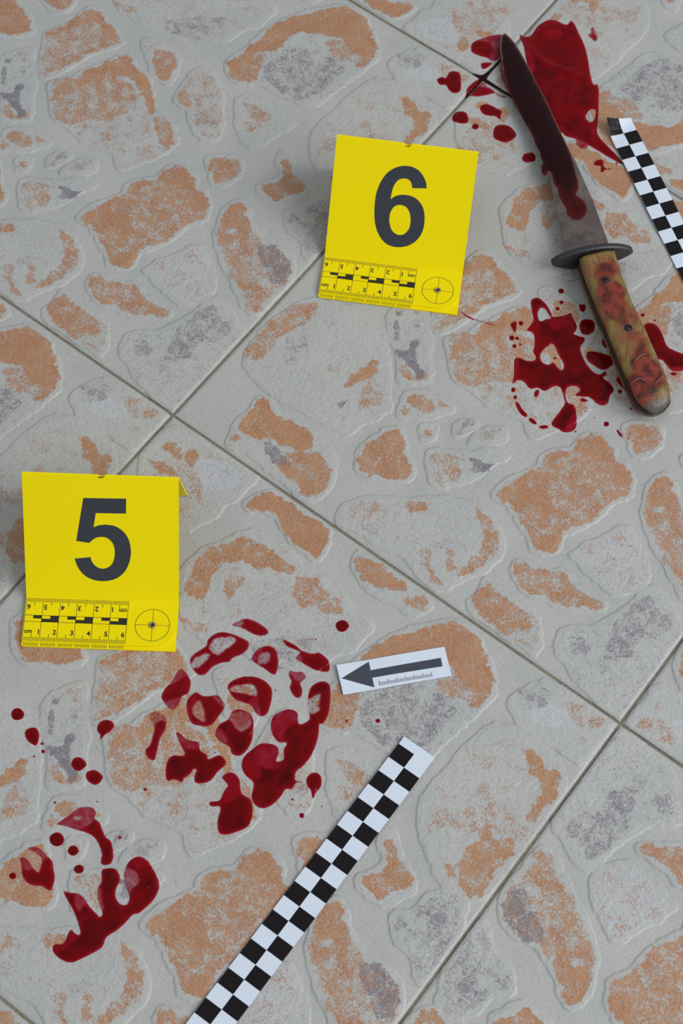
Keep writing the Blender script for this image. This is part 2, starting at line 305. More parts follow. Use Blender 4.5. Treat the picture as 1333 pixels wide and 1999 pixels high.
    ('o',.84,Q_,[(690,728),(728,704),(740,718),(735,730),(700,748),(668,757)]),('o',.48,Q_,[(718,735),(745,755),(742,790),(700,800),(700,770)]),('o',.5,Q_,[(638,715),(660,708),(665,725),(645,732)]),('g',.72,Q_,[(655,785),(680,780),(675,797),(660,802)]),('g',.5,Q_,[(660,805),(672,805),(670,820)])]),
 (Q_, [(447,862),(465,825),(490,800),(510,778),(525,785),(545,815),(590,835),(620,860),(642,880),(652,910),(640,950),(615,972),(590,972),(560,940),(520,910),(480,880),(452,872)],
   [('o',.22,None,None),('o',.93,Q_,[(465,828),(490,798),(514,778),(538,808),(598,842),(612,865),(595,882),(560,872),(530,860),(500,858),(470,842)]),
    ('o',.80,Q_,[(560,885),(615,880),(645,915),(635,950),(600,972),(575,945),(540,910)]),('g',.76,Q_,[(515,858),(540,870),(565,905),(545,912),(520,890)]),('o',.7,Q_,[(446,850),(465,843),(470,860),(450,862)])]),
 (Q_, [(697,900),(710,870),(740,848),(775,837),(785,855),(790,880),(800,905),(800,930),(770,937),(730,930),(705,920)], [('o',.84,None,None),('g',.4,Q_,[(735,855),(760,850),(755,870),(738,868)])]),
 (R_, [(482,988),(500,970),(520,963),(545,968),(590,1000),(640,1035),(620,1092),(600,1075),(565,1050),(540,1010),(505,995)], [('o',.99,None,None)]),
 (R_, [(355,1120),(380,1085),(420,1065),(450,1052),(490,1040),(540,1060),(580,1100),(620,1130),(660,1160),(685,1190),(722,1215),(705,1250),(650,1280),(600,1310),(540,1290),(470,1270),(400,1250),(360,1200)],
   [('o',.26,None,None),('o',.80,R_,[(380,1092),(430,1062),(490,1048),(520,1068),(575,1108),(560,1118),(500,1108),(465,1095),(425,1108),(402,1165),(362,1160)]),('o',.66,R_,[(572,1132),(610,1125),(640,1150),(675,1190),(650,1198),(600,1182),(570,1168)]),
    ('o',.66,R_,[(435,1130),(475,1128),(460,1165),(438,1172)]),('g',.55,R_,[(575,1240),(612,1245),(600,1275),(560,1285)]),('g',.5,P_,[(320,45),(400,30),(450,40),(400,78),(350,70)]),('o',.5,P_,[(215,0),(262,12),(270,26),(240,22)])]),
 (R_, [(690,1092),(700,1083),(720,1088),(760,1115),(800,1150),(837,1175),(832,1192),(800,1194),(770,1175),(720,1150),(695,1115)],
   [('o',.84,R_,[(690,1090),(705,1085),(742,1100),(797,1150),(772,1155),(718,1142),(694,1115)]),('g',.5,R_,[(722,1132),(760,1145),(738,1158)]),('o',.68,R_,[(790,1168),(825,1163),(835,1183),(812,1192)])]),
 (R_, [(290,870),(345,835),(400,860),(450,880),(495,905),(500,935),(450,975),(400,1015),(350,1030),(290,1000),(275,930)],
   [('o',.22,None,None),('o',.82,R_,[(286,898),(318,905),(344,922),(327,928)]),('o',.8,R_,[(320,873),(343,860),(337,885)]),('o',.8,R_,[(339,883),(354,873),(348,898)]),('o',.8,R_,[(366,883),(387,886),(378,917),(366,908)]),
    ('o',.44,Q_,[(885,300),(905,265),(950,215),(990,235),(1005,290),(960,318),(905,312)]),('w',.7,R_,[(380,895),(440,905),(470,940),(420,960),(385,930)]),('g',.32,R_,[(395,885),(445,895),(455,930),(420,935)])]),
]
def build_tile_design():
    N = 520; gap = 1.9; w = T * 1000 - gap
    g = np.linspace(gap / 2, gap / 2 + w, N + 1)
    X, Y = np.meshgrid(g, g, indexing='ij')
    own = np.full(X.shape, -1, int); plat = np.zeros(X.shape); A = {k: np.zeros(X.shape) for k in 'ogw'}; stone = np.zeros(X.shape)
    wob = 2.2 * vnoise(X, Y, 9, 1) + 1.5 * vnoise(X, Y, 3.5, 2)
    wob2 = 3.0 * vnoise(X, Y, 7, 3) + 2.4 * vnoise(X, Y, 2.6, 4) + 1.2 * vnoise(X, Y, 1.2, 5)
    def box(P, m):
        lo = np.searchsorted(g, P[:, 0].min() - m); hi = np.searchsorted(g, P[:, 0].max() + m)
        lo2 = np.searchsorted(g, P[:, 1].min() - m); hi2 = np.searchsorted(g, P[:, 1].max() + m)
        return slice(lo, hi), slice(lo2, hi2)
    best = np.full(X.shape, 1e9); LIP = np.zeros(X.shape)
    for si, (tile, out, blobs) in enumerate(STONES):
        P = catmull(tpoly(tile, out), 3); b = box(P, 9)
        if X[b].size == 0: continue
        raw = sdf(X[b], Y[b], P); sd = raw + wob[b]
        plat[b] = np.maximum(plat[b], sstep(2.95, 2.2, sd))
        LIP[b] = np.maximum(LIP[b], np.exp(-((sd - 1.75) / .55) ** 2))
        stone[b] = np.maximum(stone[b], sstep(3.0, -1.0, sd))
        upd = (sd < 2.6) & (sd < best[b]); best[b] = np.where(upd, sd, best[b]); own[b] = np.where(upd, si, own[b])
        for kind, dens, bt, bo in blobs:
            if bo is None: Pb, rb, bb = P, raw, b
            else: Pb = catmull(tpoly(bt, bo), 3); bb = box(Pb, 8); rb = sdf(X[bb], Y[bb], Pb)
            if rb.size == 0: continue
            m = sstep(1.3, -1.0, rb + wob2[bb] * (0.9 if dens > .3 else .5)) * dens
            A[kind][bb] = np.maximum(A[kind][bb], m)
    z = -0.45 + 0.45 * plat
    z += 0.16 * LIP + 0.10 * vnoise(X, Y, 14, 7) + (0.05 + 0.10 * plat) * vnoise(X, Y, 3.2, 8) + (0.03 + 0.05 * plat) * vnoise(X, Y, 1.4, 9)
    # rounded edge towards the grout
    e = np.minimum(np.minimum(X - g[0], g[-1] - X), np.minimum(Y - g[0], g[-1] - Y))
    z -= 0.55 * (1 - sstep(0, 1.6, e))
    return g, X, Y, z, own, A, stone
G_, GX, GY, GZ, OWN, AT, STN = build_tile_design()
def floor_z(x, y):
    """height of the floor surface (m) at world x, y"""
    P = np.array([x, y]) - ORG; a, b = P @ EX / T, P @ EY / T
    t = (math.floor(a), math.floor(b)); s, r = a - t[0], b - t[1]
    if t in TURNED: s, r = 1 - s, 1 - r
    fi = (s * T * 1000 - G_[0]) / (G_[1] - G_[0]); fj = (r * T * 1000 - G_[0]) / (G_[1] - G_[0])
    n = len(G_) - 1
    if fi < 0 or fj < 0 or fi > n or fj > n: return -0.0012
    i, j = min(int(fi), n - 1), min(int(fj), n - 1); fi -= i; fj -= j
    return ((GZ[i, j] * (1 - fi) + GZ[i + 1, j] * fi) * (1 - fj) + (GZ[i, j + 1] * (1 - fi) + GZ[i + 1, j + 1] * fi) * fj) / 1000
def grid_mesh(name, cellmask, skirt):
    n = GX.shape[0]
    I, J = np.nonzero(cellmask)
    quads = np.stack([I * n + J, (I + 1) * n + J, (I + 1) * n + J + 1, I * n + J + 1], 1)
    used, inv = np.unique(quads.ravel(), return_inverse=True); quads = inv.reshape(-1, 4)
    co = np.stack([GX.ravel()[used], GY.ravel()[used], GZ.ravel()[used]], 1) / 1000
    att = {'orange': AT['o'].ravel()[used], 'grey': AT['g'].ravel()[used], 'pale': AT['w'].ravel()[used], 'stone': STN.ravel()[used]}
    if skirt:
        loop = [(i, 0) for i in range(n)] + [(n - 1, j) for j in range(1, n)] + [(i, n - 1) for i in range(n - 2, -1, -1)] + [(0, j) for j in range(n - 2, 0, -1)]
        lv = np.array([[GX[i, j], GY[i, j], GZ[i, j]] for i, j in loop]) / 1000; m = len(loop); base = len(co)
        low = lv.copy(); low[:, 2] = -0.004
        co = np.vstack([co, lv, low]); k = np.arange(m); k2 = (k + 1) % m
        quads = np.vstack([quads, np.stack([base + m + k, base + m + k2, base + k2, base + k], 1)])
        att = {a: np.r_[v, np.zeros(2 * m)] for a, v in att.items()}
    me = bpy.data.meshes.new(name); me.vertices.add(len(co)); me.vertices.foreach_set('co', co.astype(np.float32).ravel())
    me.loops.add(quads.size); me.loops.foreach_set('vertex_index', quads.astype(np.int32).ravel())
    me.polygons.add(len(quads)); me.polygons.foreach_set('loop_start', np.arange(0, quads.size, 4, dtype=np.int32))
    me.update(calc_edges=True); me.validate()
    me.polygons.foreach_set('use_smooth', np.ones(len(quads), dtype=bool))
    for a, v in att.items():
        at = me.attributes.new(a, 'FLOAT', 'POINT'); at.data.foreach_set('value', v.astype(np.float32))
    me.materials.append(M['tile']); return me
# a cell belongs to the stone that owns its corner
cell = OWN[:-1, :-1]
stone_meshes = [grid_mesh('flagstone', cell == k, False) for k in range(len(STONES)) if (cell == k).sum() > 40]
tile_mesh = grid_mesh('tile', cell == -1, True)
fl = mesh_obj('floor', [(-0.95, -0.85, -.0015), (0.95, -0.85, -.0015), (0.95, 1.1, -.0015), (-0.95, 1.1, -.0015),
                        (-0.95, -0.85, -.02), (0.95, -0.85, -.02), (0.95, 1.1, -.02), (-0.95, 1.1, -.02)],
              [(0, 1, 2, 3), (7, 6, 5, 4), (0, 4, 5, 1), (1, 5, 6, 2), (2, 6, 7, 3), (3, 7, 4, 0)], M['grout'])
tag(fl, 'floor of large cream ceramic tiles embossed and printed like orange and grey flagstones, laid diagonally in sandy grout', 'floor', kind='structure')
for i in range(-3, 4):
    for j in range(-3, 4):
        c = ORG + EX * T * (i + .5) + EY * T * (j + .5)
        if not (-0.80 < c[0] < 0.80 and -0.70 < c[1] < 0.95): continue
        o = bpy.data.objects.new('tile', tile_mesh); COL.objects.link(o); o.parent = fl
        if (i, j) in TURNED:
            org = ORG + EX * T * (i + 1) + EY * T * (j + 1); o.rotation_euler = (0, 0, TH + math.pi)
        else:
            org = ORG + EX * T * i + EY * T * j; o.rotation_euler = (0, 0, TH)
        o.location = (org[0], org[1], 0)
        for sm in stone_meshes:
            s = bpy.data.objects.new('flagstone', sm); COL.objects.link(s); s.parent = o

# ------------------------------------------------------------------ evidence markers
def tri2d(loops, inner=None, keep_holes=True):
    """triangulate closed 2D loops (first outer, others holes) with optional inner points"""
    V, Ed = [], []
    for lp in loops:
        b = len(V); V += [Vector((float(a), float(c))) for a, c in lp]
        Ed += [(b + k, b + (k + 1) % len(lp)) for k in range(len(lp))]
    if inner is not None: V += [Vector((float(a), float(c))) for a, c in inner]
    r = delaunay_2d_cdt(V, Ed, [], 0, 1e-9)
    vs = np.array([(v.x, v.y) for v in r[0]]); fs = np.array([f for f in r[2] if len(f) == 3])
    c = vs[fs].mean(1); ok = sdf(c[:, 0], c[:, 1], loops[0]) < 0
    for lp in loops[1:]: ok &= sdf(c[:, 0], c[:, 1], lp) > 0
    return vs, fs[ok]
def sheet(name, loops, fmap, thick, mat, parent, inner=None):
    """flat cut-out in (u, w) bent through fmap(u, w) -> point, normal; given thickness"""
    vs, fs = tri2d(loops, inner); n = len(vs)
    top, bot = [], []
    for u, w in vs:
        p, nn = fmap(u, w); top.append(p); bot.append(p - nn * thick)
    # orient
    F = [tuple(f) for f in fs]
    a, b, c = (np.array(top[k]) for k in F[0]); nn = fmap(*vs[F[0][0]])[1]
    if np.dot(np.cross(b - a, c - a), nn) < 0: F = [f[::-1] for f in F]
    es = {}
    for f in F:
        for k in range(3):
            e = (f[k], f[(k + 1) % 3]); es[e] = es.get(e, 0) + 1
    side = [(a, b) for (a, b) in es if (b, a) not in es]
    faces = F + [tuple(x + n for x in f[::-1]) for f in F] + [(b, a, a + n, b + n) for a, b in side]
    return mesh_obj(name, top + bot, faces, mat, parent)
def arc(cx, cy, r, a0, a1, n):
    return [(cx + r * math.cos(math.radians(a0 + (a1 - a0) * k / n)), cy + r * math.sin(math.radians(a0 + (a1 - a0) * k / n))) for k in range(n + 1)]
mm = 0.001
def text_tris(s, size):
    cu = bpy.data.curves.new('t', 'FONT'); cu.body = s; cu.size = size; cu.offset = size * 0.026; cu.resolution_u = 3
    o = bpy.data.objects.new('t', cu); COL.objects.link(o)
    dg = bpy.context.evaluated_depsgraph_get(); dg.update(); me = bpy.data.meshes.new_from_object(o.evaluated_get(dg))
    v = np.array([(a.co.x, a.co.y) for a in me.vertices]); f = [tuple(p.vertices) for p in me.polygons]
    bpy.data.objects.remove(o); bpy.data.curves.remove(cu); bpy.data.meshes.remove(me)
    return v, f
TXT = {s: text_tris(s, 1.0) for s in ['1', '2', '3', '4', '5', '6', 'cm']}
def glyph_quads(acc, loopfn):
    pass
def marker(HL, HR, digit_loops, org, label, name_digit):
    a, b = U(*HL)[:2], U(*HR)[:2]
    u = (b - a) / np.linalg.norm(b - a); mid = (a + b) / 2; WD = 0.0892
    rz = math.atan2(u[1], u[0]); root = empty('evidence_marker', (mid[0], mid[1], 0), rz)
    tag(root, label, 'evidence marker', 'numbered yellow evidence markers')
    hw = WD / 2; t = 0.9 * mm; ang = math.radians(50); Lp = 0.0790; FL = 0.0285
    zf = 2.0 * mm      # top face of the flap
    cs, sn = math.cos(ang), math.sin(ang)
    ay, az = Lp * cs, zf + Lp * sn
    # front panel plane: local y goes back, z up
    nrm = np.array([0, -sn, cs])
    def ffront(x, w):   # w from hinge up
        r = 1.6 * mm
        if w > Lp - r:   # roll over the fold
            k = (w - (Lp - r)) / r
            return np.array([x, (Lp - r) * cs + r * cs * k + .25 * mm * k * k, zf + (Lp - r) * sn + r * sn * (k - .35 * k * k)]), np.array([0, -sn * (1 - k) + 0 * k, cs * (1 - k) + k]) / np.linalg.norm([-sn * (1 - k), cs * (1 - k) + k])
        return np.array([x, w * cs, zf + w * sn]), nrm
    notch = 2.7 * mm; nx = 0.0
    outer = [(-hw, 0), (hw, 0), (hw, Lp)] + [(nx + notch * math.cos(q), Lp + notch * math.sin(q)) for q in np.linspace(0, -math.pi, 13)] + [(-hw, Lp)]
    inner = [(x, Lp - r) for x in np.linspace(-hw, hw, 25)[1:-1] for r in (1.6 * mm, 1.0 * mm, .5 * mm) if abs(x) > notch * 1.2]
    outer = outer[:2] + [(hw, Lp - 1.6 * mm), (hw, Lp - .8 * mm)] + outer[2:] + [(-hw, Lp - .8 * mm), (-hw, Lp - 1.6 * mm)]
    sheet('front_panel', [outer], ffront, t, M['yellow'], root, inner)
    # back panel
    top = ffront(0, Lp)[0]; foot = np.array([0, 0.0712, 1.0 * mm]); dv = foot - top; Lb = np.linalg.norm(dv); dv /= Lb
    nb = np.array([0, -dv[2], dv[1]]); nb = nb if nb[1] > 0 else -nb
    def fback(x, w): return np.array([x, *(top + dv * w)[1:]]), nb
    ob = [(-hw, 0)] + [(nx + notch * math.cos(q), notch * math.sin(q)) for q in np.linspace(math.pi, 0, 13)] + [(hw, 0), (hw, Lb), (-hw, Lb)]
    sheet('back_panel', [ob], fback, t, M['yellow'], root)
    # second flap under the first, square corners, reaches a little past it
    flat = lambda z: (lambda x, w: (np.array([x, w, z]), np.array([0, 0, 1.0])))
    y0 = -(FL + 2.3 * mm)
    bo = [(-hw, y0 + 1 * mm), (-hw + 1 * mm, y0), (hw - .5 * mm, y0), (hw, y0 + .5 * mm), (hw, 0.0), (-hw, 0.0)]
    base = sheet('lower_flap', [bo], flat(1.0 * mm), t, M['yellow'], root)
    # flap folded forward over the base
    r = 13 * mm
    fo = [(-hw, 0), (-hw, -FL + 1.5 * mm)] + arc(-hw + 1.5 * mm, -FL + 1.5 * mm, 1.5 * mm, 180, 270, 4) + arc(hw - .3 * mm - r, -FL + r, r, 270, 360, 14) + [(hw - .2 * mm, -4 * mm), (hw, 0)]
    flap = sheet('ruler_flap', [fo], flat(zf), t, M['yellow'], root)
    # ---- print on the flap
    V, F = [], []
    def q(pts, z=zf + .06 * mm):
        b0 = len(V); V.extend([(x, y, z) for x, y in pts]); F.append(tuple(range(b0, b0 + len(pts))))
    x0 = -hw + .4 * mm; cmw = 9.92 * mm; yb = -FL + .7 * mm; yt = -0.6 * mm; lw = .26 * mm
    sk = 0.0
    def rect(xa, ya, xb, yb_, z=zf + .06 * mm): q([(xa, ya), (xb, ya), (xb, yb_), (xa, yb_)], z)
    for k in range(7): rect(x0 + k * cmw - lw / 2, yb, x0 + k * cmw + lw / 2, yt)
    ym = (yb + yt) / 2 + .6 * mm; hb = 2.0 * mm
    for yy in (ym + hb, ym - hb): rect(x0, yy - lw / 2, x0 + 6 * cmw, yy + lw / 2)
    for k in range(6):
        xa = x0 + k * cmw
        if k % 2 == 0: rect(xa + cmw / 2, ym, xa + cmw, ym + hb)
        else:
            rect(xa, ym - hb, xa + cmw, ym); rect(xa + cmw / 2, ym, xa + cmw, ym + hb)
    for k in range(60):
        xx = x0 + k * cmw / 10
        if k % 10 == 0: continue
        ln = 4.6 * mm if k % 10 == 5 else 2.6 * mm
        rect(xx - .15 * mm, yb, xx + .15 * mm, yb + ln)
        rect(xx - .15 * mm, yt - ln, xx + .15 * mm, yt)
        rect(xx - .15 * mm, y0 + .5 * mm, xx + .15 * mm, y0 + 2.2 * mm, 1.06 * mm)
    def put(s, x, y, size, flip=False):
        v, f = TXT[s]; w = v[:, 0].max(); b0 = len(V)
        for p in v:
            px, py = (p[0] - w) * size, p[1] * size
            if flip: px, py = -px, -py
            V.append((x + px, y + py, zf + .06 * mm))
        F.extend([tuple(b0 + k for k in ff) for ff in f])
    for k in range(1, 7):
        put(str(k), x0 + k * cmw - .7 * mm, yb + 4.4 * mm, 4.3 * mm)
        put(str(k), x0 + (6 - k) * cmw + .7 * mm, yt - 4.3 * mm, 4.3 * mm, True)
    put('cm', x0 + 5.2 * mm, yb + 5.0 * mm, 3.9 * mm); put('cm', x0 + 6 * cmw - 5.2 * mm, yt - 5.0 * mm, 3.9 * mm, True)
    # cross-hair circle
    cx, cy, rr = hw - 14.3 * mm, -FL / 2 - 1.0 * mm, 10.0 * mm
    for k in range(48):
        a0, a1 = 2 * math.pi * k / 48, 2 * math.pi * (k + 1) / 48
        q([(cx + (rr - .14 * mm) * math.cos(a0), cy + (rr - .14 * mm) * math.sin(a0)), (cx + (rr + .14 * mm) * math.cos(a0), cy + (rr + .14 * mm) * math.sin(a0)),
           (cx + (rr + .14 * mm) * math.cos(a1), cy + (rr + .14 * mm) * math.sin(a1)), (cx + (rr - .14 * mm) * math.cos(a1), cy + (rr - .14 * mm) * math.sin(a1))])
    rect(cx - rr, cy - .11 * mm, cx + rr, cy + .11 * mm); rect(cx - .11 * mm, cy - rr, cx + .11 * mm, cy + rr)
    pr = mesh_obj('ruler_print', V, F, M['fine_ink'], flap); tag(pr, 'black printed centimetre scale and cross-hair circle')
    # eyelet: brass ring around a dark disc painted as the shade in its hole
    prof = [(1.05, 0), (1.05, .55), (1.35, .85), (1.9, .8), (2.15, .35), (2.15, 0)]
    V, F = [], []
    for k in range(24):
        an = 2 * math.pi * k / 24
        for rr_, zz in prof: V.append((cx + rr_ * mm * math.cos(an), cy + rr_ * mm * math.sin(an), zf + zz * mm))
    m_ = len(prof)
    for k in range(24):
        for e in range(m_ - 1): F.append((k * m_ + e, k * m_ + e + 1, ((k + 1) % 24) * m_ + e + 1, ((k + 1) % 24) * m_ + e))
    ey = mesh_obj('eyelet', V, F, M['brass'], flap, True); tag(ey, 'small brass eyelet')
    V = [(cx + 1.1 * mm * math.cos(2 * math.pi * k / 16), cy + 1.1 * mm * math.sin(2 * math.pi * k / 16), zf + .1 * mm) for k in range(16)]
    mesh_obj('eyelet_hole_shade', V, [tuple(range(16))], M['fine_ink'], flap)
    # digit, traced on the leaning panel
    iu = np.array([u[0], u[1], 0]); iv = np.array([-u[1], u[0], 0])
    P0 = np.array([mid[0], mid[1], zf]); pn = -iv * sn + np.array([0, 0, 1]) * cs; up = iv * cs + np.array([0, 0, 1]) * sn
    def onpanel(x, y):
        d = ROT @ np.array([(x - W / 2) / FPX, -(y - H / 2) / FPX, -1.0]); tt = ((P0 - CAM) @ pn) / (d @ pn); X = CAM + tt * d - P0
        return X @ iu, X @ up
    loops = [catmull([onpanel(org[0] + x / 3.7028, org[1] + y / 3.7028) for x, y in lp], 1) if not sm else None for lp, sm in digit_loops]
    vs, fs = tri2d(loops)
    pts = [ffront(x, w)[0] + nrm * .08 * mm for x, w in vs]
    if np.dot(np.cross(pts[fs[0][1]] - pts[fs[0][0]], pts[fs[0][2]] - pts[fs[0][0]]), nrm) < 0: fs = fs[:, ::-1]
    dg = mesh_obj('printed_digit', pts, fs, M['ink'], root); tag(dg, name_digit)
    return root
D5 = [([(528,267),(838,272),(836,380),(618,376),(602,478),(640,464),(690,459),(745,466),(775,478),(800,495),(825,517),(845,545),(860,577),(868,610),(872,640),(872,670),(868,700),(862,730),(850,760),(835,790),(814,815),(790,835),(764,850),(735,860),(703,866),(670,868),(637,866),(605,860),(574,848),(545,832),(520,810),(500,785),(485,760),(475,735),(466,705),(580,694),(584,710),(590,725),(600,742),(612,755),(626,765),(640,772),(655,777),(670,778),(688,776),(705,770),(722,759),(735,745),(744,729),(750,710),(755,688),(756,665),(755,640),(750,615),(742,596),(730,580),(716,566),(700,556),(681,550),(662,548),(643,549),(625,553),(609,560),(595,570),(570,592),(477,577)], False)]
D6 = [([(862,473),(860,440),(854,418),(845,400),(833,378),(820,360),(804,343),(785,330),(763,319),(740,313),(718,310),(695,310),(670,313),(645,320),(621,330),(600,343),(579,359),(560,380),(541,406),(525,435),(511,467),(500,500),(493,534),(488,570),(485,610),(484,650),(485,686),(488,720),(495,753),(505,785),(519,813),(535,840),(556,862),(580,880),(602,889),(625,895),(647,898),(670,898),(695,895),(720,890),(746,879),(770,865),(791,846),(810,825),(824,801),(835,775),(842,745),(846,715),(847,688),(846,660),(842,635),(835,610),(824,588),(810,570),(794,553),(775,540),(755,530),(735,524),(712,520),(690,519),(669,520),(650,524),(634,530),(620,537),(602,553),(604,532),(608,510),(613,487),(620,465),(629,446),(640,430),(652,417),(665,408),(682,402),(700,401),(716,403),(730,408),(742,418),(750,430),(755,449),(758,471)], False),
      ([(670,592),(685,594),(700,600),(714,608),(725,620),(735,638),(742,660),(745,680),(746,700),(744,726),(740,750),(732,769),(720,785),(708,797),(695,805),(680,809),(665,810),(650,807),(635,800),(621,789),(610,775),(601,756),(596,735),(592,713),(592,690),(594,666),(600,645),(609,627),(620,612),(632,602),(645,596),(657,593)], False)]
marker((51.9, 1167.4), (350, 1178), D5, (20, 900), 'yellow tented evidence marker printed with a black number 5, left of the large blood prints', 'black printed digit 5')
marker((634.3, 503.3), (901.9, 537), D6, (600, 240), 'yellow tented evidence marker printed with a black number 6, left of the knife', 'black printed digit 6')

# ------------------------------------------------------------------ paper scales
def strip(name, o, d, n, sq, wd, first_black_left, label, tabs=0.0, curl=False):
    """o: corner (left start), d: unit direction along the strip; two columns of squares"""
    d = np.array(d) / np.linalg.norm(d); r = np.array([-d[1], d[0]]) * (1 if first_black_left[1] else -1)
    V, F, MI = [], [], []; sub = 6; z0 = .75 * mm; th = .18 * mm
    cw = wd / 2
    rows = ([-tabs] if tabs else []) + [k * sq for k in range(n + 1)]
    def hgt(s, c):
        h = 0.25 * mm * (1 + math.sin(s * 38))
        if curl: h += 9 * mm * max(0, 1 - (s + (c) * .55) / (sq * 1.5)) ** 2
        return h
    pts = {}
    def vid(s, c, top):
        k = (round(s, 6), round(c, 6), top)
        if k not in pts:
            p = o + d * s + r * c; pts[k] = len(V); V.append((p[0], p[1], z0 + hgt(s, c) + (th if top else 0)))
        return pts[k]
    for k in range(len(rows) - 1):
        s0, s1 = rows[k], rows[k + 1]; m = 3
        for col in (0, 1):
            idx = k - (1 if tabs else 0)
            blk = idx >= 0 and ((idx + col) % 2 == (0 if first_black_left[0] else 1))
            for a in range(m):
                for b in range(3):
                    sa, sb = s0 + (s1 - s0) * a / m, s0 + (s1 - s0) * (a + 1) / m
                    ca, cb = cw * (col + b / 3), cw * (col + (b + 1) / 3)
                    f = (vid(sa, ca, 1), vid(sb, ca, 1), vid(sb, cb, 1), vid(sa, cb, 1)); f2 = tuple(vid(s_, c_, 0) for s_, c_ in ((sa, ca), (sa, cb), (sb, cb), (sb, ca)))
                    F.append(f); MI.append(1 if blk else 0); F.append(f2); MI.append(0)
                    for (e0, e1, cond) in (((sa, ca), (sb, ca), col == 0 and b == 0), ((sb, cb), (sa, cb), col == 1 and b == 2), ((sa, cb), (sa, ca), k == 0 and a == 0), ((sb, ca), (sb, cb), k == len(rows) - 2 and a == m - 1)):
                        if cond: F.append((vid(*e1, 1), vid(*e0, 1), vid(*e0, 0), vid(*e1, 0))); MI.append(0)
    fa = F[0]; nn = np.cross(np.array(V[fa[1]]) - V[fa[0]], np.array(V[fa[2]]) - V[fa[0]])
    if nn[2] < 0: F = [f[::-1] for f in F]
    ob = mesh_obj(name, V, F, mats=[M['paper'], M['black']], mi=MI)
    return tag(ob, label, 'photo scale', 'chequered paper photo scales')
a = U(778, 1453)[:2]; b = U(444, 1893)[:2]; c = U(838.5, 1494)[:2]
dd = (b - a) / np.linalg.norm(b - a); sq1 = np.linalg.norm(b - a) / 16.1; w1 = abs(np.cross(dd, c - a))
strip('checkered_scale', a, dd, 23, sq1, w1, (True, True), 'long black and white chequered paper strip running out of the bottom of the picture', tabs=np.linalg.norm(U(789.6, 1439.5)[:2] - a))
k8 = lambda x, y: U(1160 + x / 5.711, 210 + y / 5.711)[:2]
a = k8(242, 470); b = k8(845, 1665); e = k8(668, 660) ; f_ = k8(370, 735)
dd = (b - a) / np.linalg.norm(b - a); sq2 = np.linalg.norm(b - a) / 9.0; w2 = abs(np.cross(dd, e - k8(305, 605)))
o2 = a - dd * sq2 * 2
strip('checkered_scale', o2, dd, 22, sq2, w2, (True, True), 'black and white chequered paper strip with a curled corner, right of the knife', curl=True)

k7 = lambda x, y, z=0.0: U(360 + x / 2.4685, 1240 + y / 2.4685, z)
def arrow_paper():
    z = .6 * mm; C = [k7(*p) for p in ((732, 148), (765, 292), (1288, 197), (1252, 57))]
    V, F = [], []; n = 12
    for k in range(n + 1):
        t = k / n; h = z + .5 * mm * math.sin(t * math.pi) ** 2 + 1.1 * mm * max(0, .25 - t) * 4
        for j in range(3):
            lo, hi = C[1] + (C[2] - C[1]) * t, C[0] + (C[3] - C[0]) * t
            p = lo + (hi - lo) * j / 2; V.append((p[0], p[1], h))
    m = len(V); V += [(x, y, zz - .15 * mm) for x, y, zz in V]
    for k in range(n):
        for j in range(2):
            a, b = k * 3 + j, (k + 1) * 3 + j
            F += [(a, b, b + 1, a + 1), (m + a, m + a + 1, m + b + 1, m + b)]
        F += [(k * 3, m + k * 3, m + k * 3 + 3, k * 3 + 3), (k * 3 + 2, k * 3 + 5, m + k * 3 + 5, m + k * 3 + 2)]
    F += [(0, 1, m + 1, m), (1, 2, m + 2, m + 1), (n * 3, m + n * 3, m + n * 3 + 1, n * 3 + 1), (n * 3 + 1, m + n * 3 + 1, m + n * 3 + 2, n * 3 + 2)]
    pap = mesh_obj('arrow_card', V, F, M['paper'])
    tag(pap, 'small white paper slip printed with a grey arrow pointing left and a short scale', 'direction card')
    base = C[1]; du = C[2] - C[1]; dul = du / (du @ du)
    def h(p):
        t = float(np.clip((p - base) @ dul, 0, 1)); return z + .5 * mm * math.sin(t * math.pi) ** 2 + 1.1 * mm * max(0, .25 - t) * 4 + .08 * mm
    def lift(lst): return [(p[0], p[1], h(p)) for p in lst]
    A, B, Cc, D, E_, F_, G = (k7(*p) for p in ((757, 213), (888, 131), (915, 254), (897, 172), (1235, 111), (1243, 152), (905, 208)))
    V = lift([A, Cc, B]); fs = [(0, 1, 2)]
    for k in range(12):
        t0, t1 = k / 12, (k + 1) / 12; b0 = len(V)
        V += lift([G + (F_ - G) * t0, G + (F_ - G) * t1, D + (E_ - D) * t1, D + (E_ - D) * t0]); fs.append((b0, b0 + 1, b0 + 2, b0 + 3))
    ar = mesh_obj('printed_arrow', V, fs, M['arrow'], pap)
    V, fs = [], []; a, b, c = k7(940, 246), k7(1192, 203), k7(938, 222); up = c - a; dx = (b - a) / 30
    for k in range(31):
        p = a + dx * k; l = up * (1.0 if k % 5 == 0 else .68); w = dx * .17; b0 = len(V)
        V += lift([p - w, p + w, p + w + l, p - w + l]); fs.append((b0, b0 + 1, b0 + 2, b0 + 3))
    mesh_obj('printed_ticks', V, fs, M['arrow'], pap)
arrow_paper()

